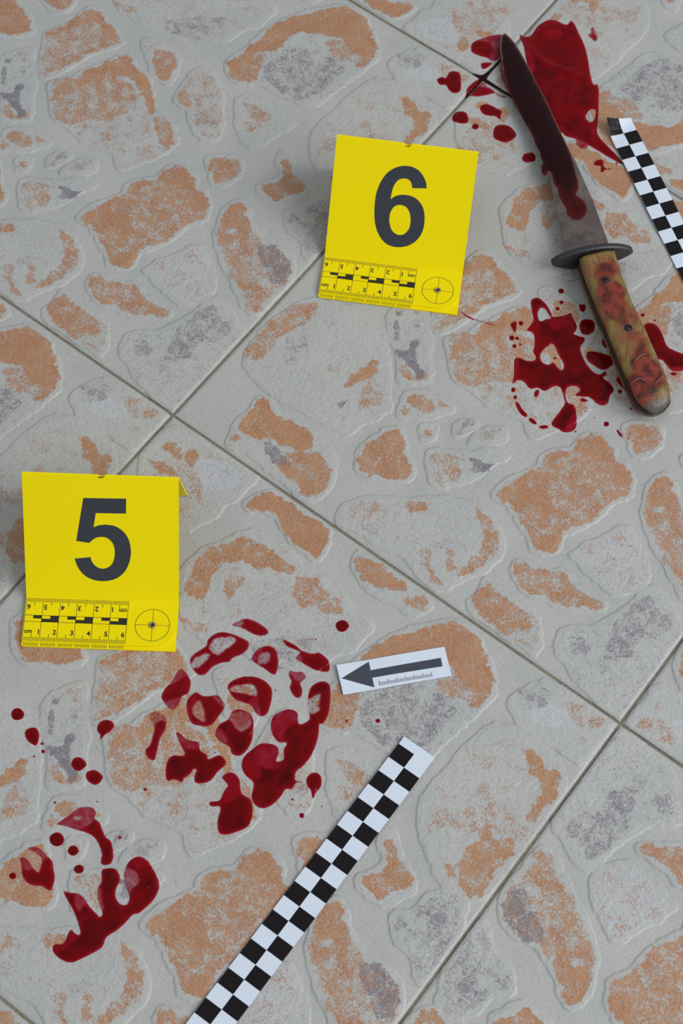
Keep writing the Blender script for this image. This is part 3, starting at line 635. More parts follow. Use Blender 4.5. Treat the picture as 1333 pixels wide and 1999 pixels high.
# ------------------------------------------------------------------ blood
cE = lambda x, y: (260 + x / 3.0295, 1180 + y / 3.0295)
cF = lambda x, y: (0 + x / 3.703, 1360 + y / 3.703)
cG = lambda x, y: (820 + x / 2.5984, 0 + y / 2.5984)
cH = lambda x, y: (940 + x / 3.392, 380 + y / 3.392)
cK = lambda x, y: (888 + x / 2.9955, y / 2.9955)
c0 = lambda x, y: (x, y)
def wpoly(f, pts): return np.array([U(*f(x, y))[:2] * 1000 for x, y in pts])
def blood(f, pts, label, holes=(), thin=(), base=1.0, hmax=0.55, flat=None, group=None, ridge=(), cat='blood', name='blood_pool', edge=1.1, n=4):
    P = catmull(wpoly(f, pts), n); Hs = [catmull(wpoly(f, h), 3) for h in holes]
    lo, hi = P.min(0), P.max(0); size = (hi - lo).max(); st = 0.55 if size < 9 else (0.8 if size < 30 else 1.0)
    gx, gy = np.meshgrid(np.arange(lo[0], hi[0], st), np.arange(lo[1], hi[1], st)); rs = np.random.RandomState(3)
    gx = gx.ravel() + rs.uniform(-.15, .15, gx.size) * st; gy = gy.ravel() + rs.uniform(-.15, .15, gy.size) * st
    d = -sdf(gx, gy, P)
    for h in Hs: d = np.minimum(d, sdf(gx, gy, h))
    ok = d > st * .45
    vs, fs = tri2d([P] + Hs, np.stack([gx[ok], gy[ok]], 1))
    d = -sdf(vs[:, 0], vs[:, 1], P)
    for h in Hs: d = np.minimum(d, sdf(vs[:, 0], vs[:, 1], h))
    d = np.maximum(d, 0)
    body = 1 - np.exp(-d / edge)
    thick = base * (0.30 + 0.70 * body)
    nz = 1.0 * vnoise(vs[:, 0] + 400, vs[:, 1] + 400, 5, 11) + .8 * vnoise(vs[:, 0] + 400, vs[:, 1] + 400, 1.7, 12)
    for tp, amt in thin:
        m = sstep(.9, -.7, sdf(vs[:, 0], vs[:, 1], catmull(wpoly(f, tp), 3)) + nz)
        thick = thick * (1 - m) + amt * m
    hh = hmax * (1 - np.exp(-d / 1.6)) * (0.35 + .65 * np.clip(thick, 0, 1))
    for line, rw, rh in ridge:
        L_ = wpoly(f, line); dm = np.full(len(vs), 1e9)
        for a, b in zip(L_[:-1], L_[1:]):
            e = b - a; t = np.clip(((vs - a) @ e) / (e @ e), 0, 1); dm = np.minimum(dm, np.linalg.norm(vs - a - t[:, None] * e, axis=1))
        hh += rh * np.exp(-(dm / rw) ** 2) * (d > .6)
        if rh > 0: thick = thick - .10 * np.exp(-((dm) / (rw * .6)) ** 2)
    z = [(flat if flat is not None else floor_z(x / 1000, y / 1000)) + .00012 + .001 * q for (x, y), q in zip(vs, hh)]
    c = vs.mean(0) / 1000
    V = [(x / 1000 - c[0], y / 1000 - c[1], zz) for (x, y), zz in zip(vs, z)]
    a, b, e = (np.array(V[k]) for k in fs[0])
    if np.cross(b - a, e - a)[2] < 0: fs = fs[:, ::-1]
    o = mesh_obj(name, V, fs, M['blood'], smooth=True, attrs={'thick': thick}); o.location = (c[0], c[1], 0)
    return tag(o, label, cat, group)
def drop(f, x, y, r, label, group=None, rx=1.0, base=1.0, sc=None):
    k = 9; rs = np.random.RandomState(int(x * 7 + y)); px = f(x, y); s = abs(f(1, 0)[0] - f(0, 0)[0])
    pts = [(px[0] + r * s * rx * math.cos(2 * math.pi * q / k) * (1 + rs.uniform(-.06, .06)), px[1] + r * s * .93 * math.sin(2 * math.pi * q / k) * (1 + rs.uniform(-.06, .06))) for q in range(k)]
    return blood(c0, pts, label, group=group, base=base, hmax=.7 if r * s > 5 else .35, name='blood_drop', edge=.45, n=3)
# --- prints between marker 5 and the arrow card
blood(cE, [(585,120),(620,100),(665,83),(710,93),(760,120),(798,155),(790,178),(755,187),(715,178),(680,160),(640,140),(600,130)],
      'slim red blood smear at the top of the large print, pale at its left end', thin=[([(580,118),(640,92),(650,120),(600,133)], .25)], base=.72, cat='blood', name='blood_smear')
blood(cE, [(335,325),(360,290),(430,245),(440,210),(480,175),(530,163),(590,175),(650,200),(685,225),(680,260),(650,290),(590,315),(570,338),(520,345),(470,370),(430,410),(395,418),(365,400),(340,360)],
      'blood print with two pale windows, nearest to marker 5', thin=[([(450,260),(480,205),(530,190),(590,195),(612,215),(590,240),(550,265),(510,300),(470,285)], .10), ([(345,345),(375,310),(430,285),(462,295),(430,335),(390,370),(350,375)], .12)], base=.78, name='blood_print')
blood(cE, [(700,320),(720,285),(750,255),(800,245),(840,265),(857,310),(857,370),(840,412),(815,408),(770,375),(720,345)],
      'small wedge of blood with a pale centre between the smear and the twisted streak', thin=[([(735,320),(760,290),(800,280),(815,300),(810,340),(770,355),(740,345)], .2), ([(700,320),(750,262),(770,262),(735,300),(720,340)], .38)], base=.8, name='blood_print')
blood(cE, [(885,207),(920,220),(970,250),(1000,275),(1060,290),(1100,285),(1140,315),(1160,345),(1160,390),(1130,398),(1080,390),(1040,370),(990,340),(960,320),(975,300),(985,280),(950,265),(905,245)],
      'dark blood streak with a thin twisted tail, up and left of the arrow card', thin=[([(955,318),(985,290),(1010,320),(990,342)], .35)], base=.86, name='blood_streak')
blood(cE, [(925,390),(960,400),(1000,400),(1020,430),(990,465),(1000,500),(995,540),(970,552),(945,535),(925,490),(935,455),(920,420)],
      'small hourglass blood spot left of the arrow tip', thin=[([(925,390),(1010,400),(1018,435),(985,455),(945,440)], .35)], base=.75, name='blood_spot')
blood(cE, [(165,545),(185,500),(230,455),(260,400),(290,383),(320,415),(342,460),(325,525),(290,545),(265,600),(235,625),(200,600),(180,575)],
      'oval blood print just below the right corner of marker 5', thin=[([(235,440),(260,400),(290,385),(318,415),(275,450),(215,480)], .35), ([(185,580),(290,545),(265,600),(235,622)], .35)], base=.8, name='blood_print')
blood(cE, [(315,600),(325,560),(370,520),(410,540),(450,540),(500,537),(535,580),(540,610),(500,670),(460,715),(400,720),(350,705),(325,660)],
      'ring of blood around a bare stone patch, left of the centre of the prints', thin=[([(345,620),(390,570),(408,590),(430,650),(430,700),(380,680)], .12), ([(470,543),(500,540),(537,590),(520,605)], .35), ([(318,600),(350,540),(365,560),(340,640),(345,690)], .45)], base=.85, name='blood_print')
blood(cE, [(558,490),(580,455),(640,430),(700,423),(760,440),(800,470),(822,510),(815,580),(795,640),(765,662),(730,650),(700,600),(650,580),(600,560),(570,520)],
      'hooked blood print open to the left, in the middle of the large print', thin=[([(575,500),(620,475),(700,470),(730,510),(735,545),(690,540),(650,525),(600,520)], .10), ([(690,575),(735,545),(745,600),(760,652),(730,650)], .4)], base=.85, name='blood_print')
blood(cE, [(485,760),(510,710),(560,680),(590,630),(640,622),(690,645),(712,690),(705,790),(680,850),(640,890),(610,893),(580,880),(565,840),(520,815),(495,790)],
      'acorn shaped blood print with a pale cap, below the hooked print', thin=[([(570,670),(600,635),(650,630),(700,660),(700,710),(650,760),(610,745),(580,700)], .28), ([(485,760),(508,728),(560,800),(558,838),(515,815)], .38)], base=.95, name='blood_print')
blood(cE, [(100,650),(130,635),(170,650),(195,680),(190,740),(160,790),(145,850),(130,915),(105,920),(80,900),(73,860),(100,830),(115,780),(125,730),(105,690)],
      'long narrow blood smear at the left edge of the large print', thin=[([(98,650),(130,633),(175,650),(197,690),(165,690),(120,720),(105,690)], .22)], base=.88, name='blood_smear')
blood(cE, [(255,755),(280,765),(320,800),(385,815),(395,860),(435,890),(445,915),(480,900),(515,893),(548,925),(540,955),(500,990),(460,1040),(415,1058),(370,1055),(362,1020),(375,980),(355,975),(340,1000),(300,1030),(290,1052),(240,1035),(210,1045),(193,1020),(197,940),(230,895),(290,895),(305,880),(280,830),(262,790)],
      'jagged blood pool shaped like a spread bird at the lower left of the prints', thin=[([(255,755),(320,800),(388,815),(380,850),(310,860),(270,800)], .42)], name='blood_pool')
blood(cE, [(525,1020),(560,995),(600,1000),(630,1040),(640,1115),(690,1150),(707,1200),(700,1270),(670,1320),(600,1350),(540,1363),(505,1345),(498,1280),(515,1200),(470,1195),(450,1185),(460,1165),(510,1160),(540,1100),(560,1070),(540,1045)],
      'bottle shaped blood pool at the bottom of the large print', thin=[([(530,1020),(600,1000),(632,1100),(570,1170),(460,1190),(520,1130),(560,1070)], .58)], name='blood_pool')
blood(cE, [(1035,540),(1050,490),(1090,460),(1135,455),(1165,485),(1165,580),(1150,660),(1120,705),(1100,710),(1095,780),(1060,880),(1010,950),(965,990),(960,1040),(1000,1050),(960,1060),(940,1090),(900,1095),(870,1140),(820,1185),(765,1207),(720,1185),(700,1140),(710,1080),(705,1045),(660,1005),(640,950),(655,900),(705,855),(750,825),(800,822),(850,840),(860,880),(845,925),(870,928),(890,910),(890,860),(907,820),(860,815),(825,770),(813,710),(830,660),(880,630),(930,620),(970,640),(975,690),(990,710),(1040,680),(1040,650),(1030,600)],
      'largest curved blood pool of the print, below and left of the arrow card', thin=[([(715,880),(760,830),(840,840),(860,880),(830,940),(870,960),(820,980),(740,960),(710,920)], .5), ([(815,710),(850,650),(920,625),(970,650),(965,700),(900,750),(880,805),(830,780)], .48), ([(1035,560),(1110,520),(1100,590),(1110,620),(1060,650),(1030,620)], .10), ([(640,950),(700,870),(712,930),(760,1010),(700,1030)], .6)],
      ridge=[([(1060,740),(990,860),(880,1000),(760,1130)], 4.0, .35)], name='blood_pool')
blood(cE, [(1025,1030),(1050,1000),(1085,993),(1112,1020),(1112,1070),(1085,1110),(1062,1150),(1050,1100),(1028,1070)], 'teardrop of blood with its tail down, right of the largest curved pool', name='blood_drop')
drop(cE, 1236, 127, 38, 'single round blood drop above the arrow card')
drop(cE, 998, 1248, 16, 'small round blood drop between the teardrop and the long chequered strip')
drop(c0, 737.5, 1407.3, 4.5, 'small red blood drop on grey stone below the arrow card')
blood(c0, [(753,1402),(758,1404),(758,1421),(754,1424),(752,1412)], 'faint pink blood smear on grey stone under the arrow card', base=.2, name='blood_smear')
drop(cE, 1262, 689, 9, 'tiny blood drop on orange stone just under the arrow card', base=.7)
for x, y, r, l in ((942,1153,8,'tiny blood speck just below the largest curved pool'),(1115,1193,5,'tiniest blood speck right of the teardrop tail'),(1078,206,6,'tiny blood speck between the round drop and the twisted streak'),(840,505,5,'tiny blood speck right of the hooked print'),(482,875,6,'tiny blood speck above the right wing of the jagged pool'),(882,290,5,'tiny blood speck between the wedge of blood and the twisted streak')):
    drop(cE, x, y, r, l, 'tiny blood specks among the large prints', base=.75)
# --- prints at the lower left
drop(cF, 127, 127, 47, 'round blood drop nearest the left edge, the topmost left of the prints')
blood(cF, [(180,275),(190,240),(230,223),(265,230),(285,270),(278,320),(262,352),(240,348),(200,320)], 'egg shaped blood drop below the round drop at the left edge', name='blood_drop')
blood(cF, [(703,215),(730,180),(770,167),(810,180),(825,210),(800,250),(760,275),(735,305),(722,300),(725,275),(705,250)], 'blood drop with a short tail on the pale joint below marker 5', name='blood_drop')
blood(cF, [(515,490),(530,450),(565,437),(600,450),(627,488),(610,515),(570,538),(535,525)], 'upper left of two blood drops side by side on grey stone', name='blood_drop')
blood(cF, [(622,560),(645,535),(690,530),(742,570),(730,610),(690,637),(650,620),(625,595)], 'lower right of two blood drops side by side, with blunt corners', name='blood_drop')
drop(cF, 412, 1030, 54, 'largest of three round blood drops inside the hooked streak at lower left')
drop(cF, 529, 1113, 39, 'middle one of three round blood drops inside the hooked streak')
drop(cF, 570, 1246, 36, 'lowest of three round blood drops inside the hooked streak')
drop(cF, 93, 1295, 26, 'small oval blood drop on orange stone near the left edge')
blood(cF, [(412,920),(460,885),(510,850),(560,810),(610,797),(670,805),(692,840),(685,880),(720,910),(740,960),(765,1015),(800,1045),(815,1100),(820,1160),(800,1205),(760,1218),(730,1205),(728,1180),(735,1130),(715,1070),(680,1015),(630,985),(580,972),(530,955),(470,935)],
      'hooked blood streak with a pale pink flag at its top', thin=[([(412,920),(560,810),(690,800),(688,880),(640,940),(560,965),(470,935)], .36), ([(535,880),(560,872),(590,880),(560,892)], .05)], base=.95, name='blood_streak')
blood(cF, [(140,1175),(165,1160),(200,1180),(235,1230),(275,1270),(290,1240),(305,1180),(285,1150),(240,1120),(205,1100),(240,1085),(290,1100),(340,1150),(380,1190),(388,1250),(398,1310),(385,1370),(370,1400),(340,1395),(300,1370),(240,1365),(190,1340),(160,1290),(158,1240),(150,1200)],
      'V shaped blood print on orange stone at the left edge', thin=[([(205,1095),(290,1100),(340,1150),(310,1185),(240,1120)], .32), ([(140,1170),(200,1178),(240,1240),(190,1260),(155,1210)], .32)], base=.85, name='blood_print')
blood(cF, [(460,1400),(500,1415),(570,1425),(610,1460),(650,1520),(700,1570),(720,1590),(740,1570),(720,1500),(703,1440),(710,1380),(735,1330),(733,1260),(770,1240),(830,1243),(860,1280),(868,1330),(840,1390),(835,1440),(860,1490),(895,1505),(925,1490),(935,1440),(910,1370),(895,1290),(920,1210),(970,1165),(1020,1158),(1070,1190),(1110,1250),(1150,1340),(1145,1400),(1100,1480),(1010,1560),(960,1575),(900,1640),(830,1700),(770,1740),(740,1810),(680,1850),(600,1890),(520,1923),(450,1905),(395,1860),(380,1820),(400,1790),(450,1788),(475,1760),(490,1720),(515,1683),(540,1710),(570,1722),(580,1700),(565,1640),(540,1570),(500,1490),(470,1440)],
      'large antler shaped blood pool with three prongs at the lower left', thin=[([(545,1430),(600,1455),(640,1520),(600,1510),(575,1560),(540,1500)], .38), ([(900,1240),(960,1250),(1000,1290),(1010,1340),(960,1390),(930,1430),(905,1350)], .3), ([(703,1440),(715,1370),(745,1450),(750,1500),(735,1570)], .3), ([(385,1810),(450,1790),(500,1700),(560,1730),(480,1820),(420,1850)], .62), ([(930,1200),(1000,1160),(1080,1215),(1000,1232)], .55)],
      ridge=[([(600,1600),(720,1620),(860,1560),(1000,1450),(1080,1340)], 4.0, .4)], name='blood_pool')
for x, y, r, l in ((304,339,12,'upper of two tiny blood drops right of the egg shaped drop'),(312,394,15,'lower, bigger of two tiny blood drops right of the egg shaped drop'),(246,433,9,'tiny blood drop straight below the egg shaped drop')):
    drop(cF, x, y, r, l, 'tiny drops beside the egg shaped blood drop', base=.8)
for x, y, r, l in ((66,287,5,'outer left of two pinprick blood specks left of the egg shaped drop'),(135,317,5,'inner right of two pinprick blood specks left of the egg shaped drop'),(697,364,5,'pinprick blood speck on the joint under the short tailed drop'),(514,623,5,'pinprick blood speck under the side by side drops'),
                   (398,765,11,'tiny blood speck upper left of the hooked streak flag'),(703,758,7,'tiny blood speck upper right of the hooked streak flag'),(867,1017,13,'small blood speck right of the hooked streak'),(1050,671,14,'small blood speck below the long narrow smear')):
    drop(cF, x, y, r, l, 'tiny specks scattered at the lower left', base=.75)
# --- around the knife tip
blood(cG, [(505,172),(530,182),(560,182),(600,130),(650,102),(690,105),(740,125),(765,107),(785,125),(810,180),(830,220),(850,290),(865,380),(880,425),(905,435),(905,560),(900,620),(900,680),(950,740),(1000,790),(1030,830),(960,800),(880,750),(800,708),(730,684),(690,640),(640,560),(600,470),(560,390),(535,290),(528,240),(512,200)],
      'broad wrinkled sheet of blood right of the knife tip', holes=[[(842,590),(860,558),(890,560),(884,605),(862,620)]], thin=[([(640,165),(700,150),(720,185),(665,205)], .6), ([(505,172),(530,182),(560,250),(580,330),(560,390),(535,290)], .5), ([(530,182),(600,128),(690,103),(700,120),(610,150),(560,200)], .6), ([(850,560),(905,555),(905,660),(880,700),(860,640)], .55)],
      ridge=[([(545,225),(590,290),(650,330),(720,350),(830,395)], 2.2, .8), ([(760,360),(790,420),(750,500),(800,560),(860,600)], 3, .25), ([(700,125),(740,150),(800,200),(840,320)], 4, -.2)], hmax=.7, base=.86, name='blood_sheet')
blood(cG, [(790,702),(830,712),(858,738),(822,757),(795,738)], 'small pink blood lobe under the wrinkled sheet of blood', base=.42, name='blood_smear')
blood(cG, [(258,240),(270,215),(330,190),(400,175),(415,185),(410,240),(408,290),(370,310),(340,295),(290,280),(262,265)], 'pink blood smear with a dark core just left of the knife tip',
      thin=[([(330,185),(420,170),(415,300),(370,312),(345,290),(368,250),(340,215),(270,212)], .38)], base=.85, name='blood_smear')
blood(cG, [(312,320),(365,318),(355,335),(325,352),(312,345)], 'small wedge of blood above the bloody tile corner', base=.8, name='blood_spot')
blood(cG, [(232,490),(236,455),(260,425),(296,402),(312,408),(300,425),(262,465),(245,488)], 'crescent of blood on the left tile at the bloody tile corner', base=.85, name='blood_spot')
blood(cG, [(248,482),(275,455),(318,414),(345,440),(378,465),(370,475),(300,490),(262,488)], 'triangle of blood on the lower tile at the bloody tile corner', thin=[([(305,420),(325,418),(340,445),(310,440)], .3)], base=.72, name='blood_spot')
blood(cG, [(262,368),(300,378),(325,374),(360,345),(412,292),(413,303),(362,358),(343,385),(348,402),(400,440),(466,484),(464,492),(396,450),(330,414),(310,412),(240,492),(234,486),(285,425),(296,402),(288,388)],
      'dark blood filling the grout cross beside the knife tip', flat=-.0005, hmax=.3, name='blood_in_grout', n=2, base=5.0)
blood(cG, [(375,466),(400,478),(436,488),(432,498),(395,488)], 'thin pink blood thread right of the bloody tile corner', base=.45, name='blood_streak')
blood(cG, [(398,330),(412,300),(430,320),(450,400),(500,545),(485,552),(450,485),(412,405)], 'thin pink blood film along the left side of the knife tip', base=.36, name='blood_smear')
blood(cG, [(85,405),(110,390),(130,395),(150,365),(185,363),(205,380),(208,440),(200,465),(170,473),(145,455),(130,432),(100,430)], 'thumb shaped blood drop left of the bloody tile corner', name='blood_drop')
blood(cG, [(163,590),(180,570),(215,565),(240,580),(243,620),(215,627),(180,620),(165,610)], 'flattened blood drop just above the right corner of marker 6', name='blood_drop')
blood(cG, [(303,550),(315,532),(350,530),(400,555),(415,565),(410,585),(405,608),(380,590),(345,587),(315,575)], 'slug shaped blood drop below the bloody tile corner', name='blood_drop')
blood(cG, [(370,670),(385,640),(420,632),(460,645),(487,680),(480,700),(440,722),(400,715),(375,700)], 'largest round blood drop left of the knife blade', name='blood_drop')
drop(cG, 280, 642, 16, 'small blood drop between the flattened and the largest drop near marker 6', rx=1.1)
blood(cG, [(517,800),(530,780),(570,775),(585,795),(580,815),(545,825),(520,815)], 'blood drop close to the left edge of the knife blade', name='blood_drop')
blood(cG, [(850,180),(865,165),(865,145),(880,138),(890,165),(900,190),(895,210),(880,208),(865,195)], 'pinkish blood spot right of the wrinkled sheet of blood', base=.5, name='blood_spot')
blood(cG, [(880,830),(900,810),(930,815),(930,840),(945,855),(970,855),(965,862),(940,862),(925,875),(915,870),(915,845),(890,840)], 'splashed blood drop on orange stone left of the short chequered strip', name='blood_drop')
drop(cG, 996, 829, 6, 'tiny blood speck under the tail of the wrinkled blood sheet')
blood(cG, [(930,493),(960,491),(987,503),(985,508),(958,497),(930,499)], 'faint hair-thin blood arc right of the wrinkled sheet', base=.25, name='blood_streak')
blood(cK, [(38,1818),(60,1838),(110,1862),(106,1870),(70,1856),(42,1832)], 'short thick blood scratch at the lower right corner of marker 6', base=.7, name='blood_streak')
blood(cK, [(108,1860),(170,1878),(236,1901),(233,1909),(170,1888),(110,1869)], 'thin slanting blood scratch right of marker 6', base=.45, name='blood_streak')
# --- under and around the handle
blood(cH, [(325,710),(335,690),(360,680),(385,688),(430,730),(460,780),(475,810),(550,800),(590,785),(605,820),(630,870),(625,900),(610,920),(640,935),(680,945),(680,970),(655,1010),(665,1060),(700,1130),(770,1190),(820,1170),(825,1195),(805,1215),(850,1250),(875,1295),(850,1330),(835,1380),(800,1395),(760,1380),(720,1345),(620,1330),(650,1300),(640,1275),(600,1268),(565,1280),(555,1310),(560,1350),(575,1380),(605,1390),(625,1430),(628,1530),(600,1565),(550,1572),(510,1555),(463,1525),(475,1490),(500,1460),(535,1410),(550,1385),(540,1330),(520,1280),(480,1270),(420,1300),(370,1280),(320,1285),(280,1240),(240,1228),(210,1250),(205,1230),(215,1200),(217,1095),(250,1080),(300,1100),(350,1098),(360,1070),(340,1040),(350,1000),(345,920),(300,900),(320,870),(345,830),(335,790),(330,750)],
      'big branching blood pool left of the knife handle', holes=[[(372,785),(388,752),(412,752),(438,785),(458,822),(430,820),(400,835),(380,828)], [(387,1065),(410,1030),(445,1000),(465,987),(488,1010),(508,1060),(538,1110),(543,1150),(525,1163),(500,1140),(475,1112),(440,1126),(400,1108)]],
      thin=[([(440,835),(475,812),(600,790),(628,880),(560,875),(500,905),(450,870)], .72), ([(300,895),(345,835),(380,850),(385,900),(375,1000),(380,1095),(345,1090),(350,920)], .62), ([(205,1240),(215,1095),(250,1085),(240,1150),(232,1225)], .5), ([(590,1480),(625,1470),(628,1530),(600,1568),(545,1572)], .55), ([(765,1370),(835,1370),(805,1398)], .5)], hmax=.65, name='blood_pool')
blood(cH, [(645,870),(660,835),(700,822),(740,835),(750,870),(740,910),(700,928),(660,915)], 'round blood drop between the branching pool and the knife handle', name='blood_drop')
blood(cH, [(692,1060),(710,1038),(780,1045),(840,1065),(885,1080),(870,1120),(830,1155),(790,1160),(740,1130),(700,1095)], 'leaf shaped blood drop touching the left side of the knife handle', name='blood_drop')
blood(cH, [(1070,880),(1100,850),(1150,860),(1190,910),(1215,970),(1240,1010),(1290,1035),(1345,1060),(1365,1110),(1345,1160),(1290,1170),(1250,1160),(1200,1100),(1150,1085),(1100,1040),(1060,960)], 'blood pool right of the knife handle, running to the picture edge', thin=[([(1240,1150),(1345,1140),(1345,1175),(1290,1175)], .5)], name='blood_pool')
blood(cH, [(795,970),(815,945),(860,980),(870,1025),(810,1010)], 'small blood spot half under the left side of the handle', name='blood_spot')
blood(cH, [(890,1225),(905,1205),(940,1205),(965,1260),(945,1290),(905,1248)], 'small blood spot half under the butt end of the handle', name='blood_spot')
drop(cH, 526, 638, 20, 'blood drop below the left tip of the knife guard')
for x, y, r, l in ((503,755,14,'lower left of a pair of small blood drops above the branching pool'),(528,713,14,'upper right of a pair of small blood drops above the branching pool')): drop(cH, x, y, r, l, 'pair of drops above the branching pool')
drop(cH, 261, 852, 16, 'small blood drop right of the hooked drop, left of the branching pool')
blood(cH, [(190,865),(205,845),(230,840),(232,870),(225,905),(212,905),(200,880)], 'small hooked blood drop left of the branching pool', name='blood_drop')
for x, y, r, l in ((200,949,18,'biggest, top left of four clustered drops left of the branching pool'),(236,952,12,'top right of four clustered drops left of the branching pool'),(217,1002,14,'bottom left of four clustered drops left of the branching pool'),(256,992,8,'smallest, bottom right of four clustered drops left of the branching pool')): drop(cH, x, y, r, l, 'cluster of four small drops')
blood(cH, [(643,735),(655,725),(688,728),(685,765),(668,778),(650,765)], 'blunt wedge blood drop near the upper left of the handle', name='blood_drop')
drop(cH, 486, 1083, 9, 'tiny blood speck inside the gap of the branching pool')
drop(cH, 210, 1293, 17, 'topmost drop of the curved row of drops under the branching pool', rx=.85)
drop(cH, 222, 1342, 13, 'second drop from the top of the curved row of drops', rx=.9)
blood(cH, [(225,1375),(245,1378),(270,1420),(302,1455),(295,1475),(260,1455),(232,1410)], 'longest drop of the curved row of drops under the branching pool', name='blood_drop')
blood(cH, [(312,1485),(335,1480),(365,1510),(355,1522),(325,1510)], 'slanting drop, last but one of the curved row of drops', name='blood_drop')
blood(cH, [(378,1538),(405,1527),(440,1530),(435,1547),(400,1552)], 'flat drop at the lower end of the curved row of drops', name='blood_drop')
blood(cH, [(347,1315),(365,1292),(382,1300),(375,1330),(355,1342)], 'oval blood drop alone inside the curved row of drops', name='blood_drop')
blood(cH, [(652,1358),(670,1347),(705,1365),(690,1372),(660,1370)], 'small flat blood drop beneath the lower right arm of the branching pool', name='blood_drop')
drop(cH, 914, 1303, 15, 'small round blood drop left of the butt end of the handle')
drop(cH, 826, 1517, 18, 'round blood drop below the handle, upper left of a slanting one')
blood(cH, [(893,1560),(905,1555),(930,1590),(928,1605),(910,1590)], 'slanting narrow blood drop below the butt end of the handle', name='blood_drop')
blood(cH, [(1248,1185),(1270,1175),(1298,1188),(1270,1198)], 'flat blood drop under the pool at the right picture edge', name='blood_drop')
drop(cH, 1066, 798, 13, 'small blood drop right of the middle of the handle')
for x, y, r, l in ((687,1434,6,'upper left of two pinprick specks between the pool and the drop below the handle'),(747,1475,5,'lower right of two pinprick specks between the pool and the drop below the handle'),(1145,833,8,'tiny blood speck above the pool right of the handle'),(1215,1225,8,'tiny blood speck at the right edge of the handle butt'),(990,1415,8,'tiny blood speck left of the rounded handle end'),(622,1567,7,'tiny blood speck at the very bottom of the branching pool')): drop(cH, x, y, r, l, 'tiny specks around the handle', base=.8)

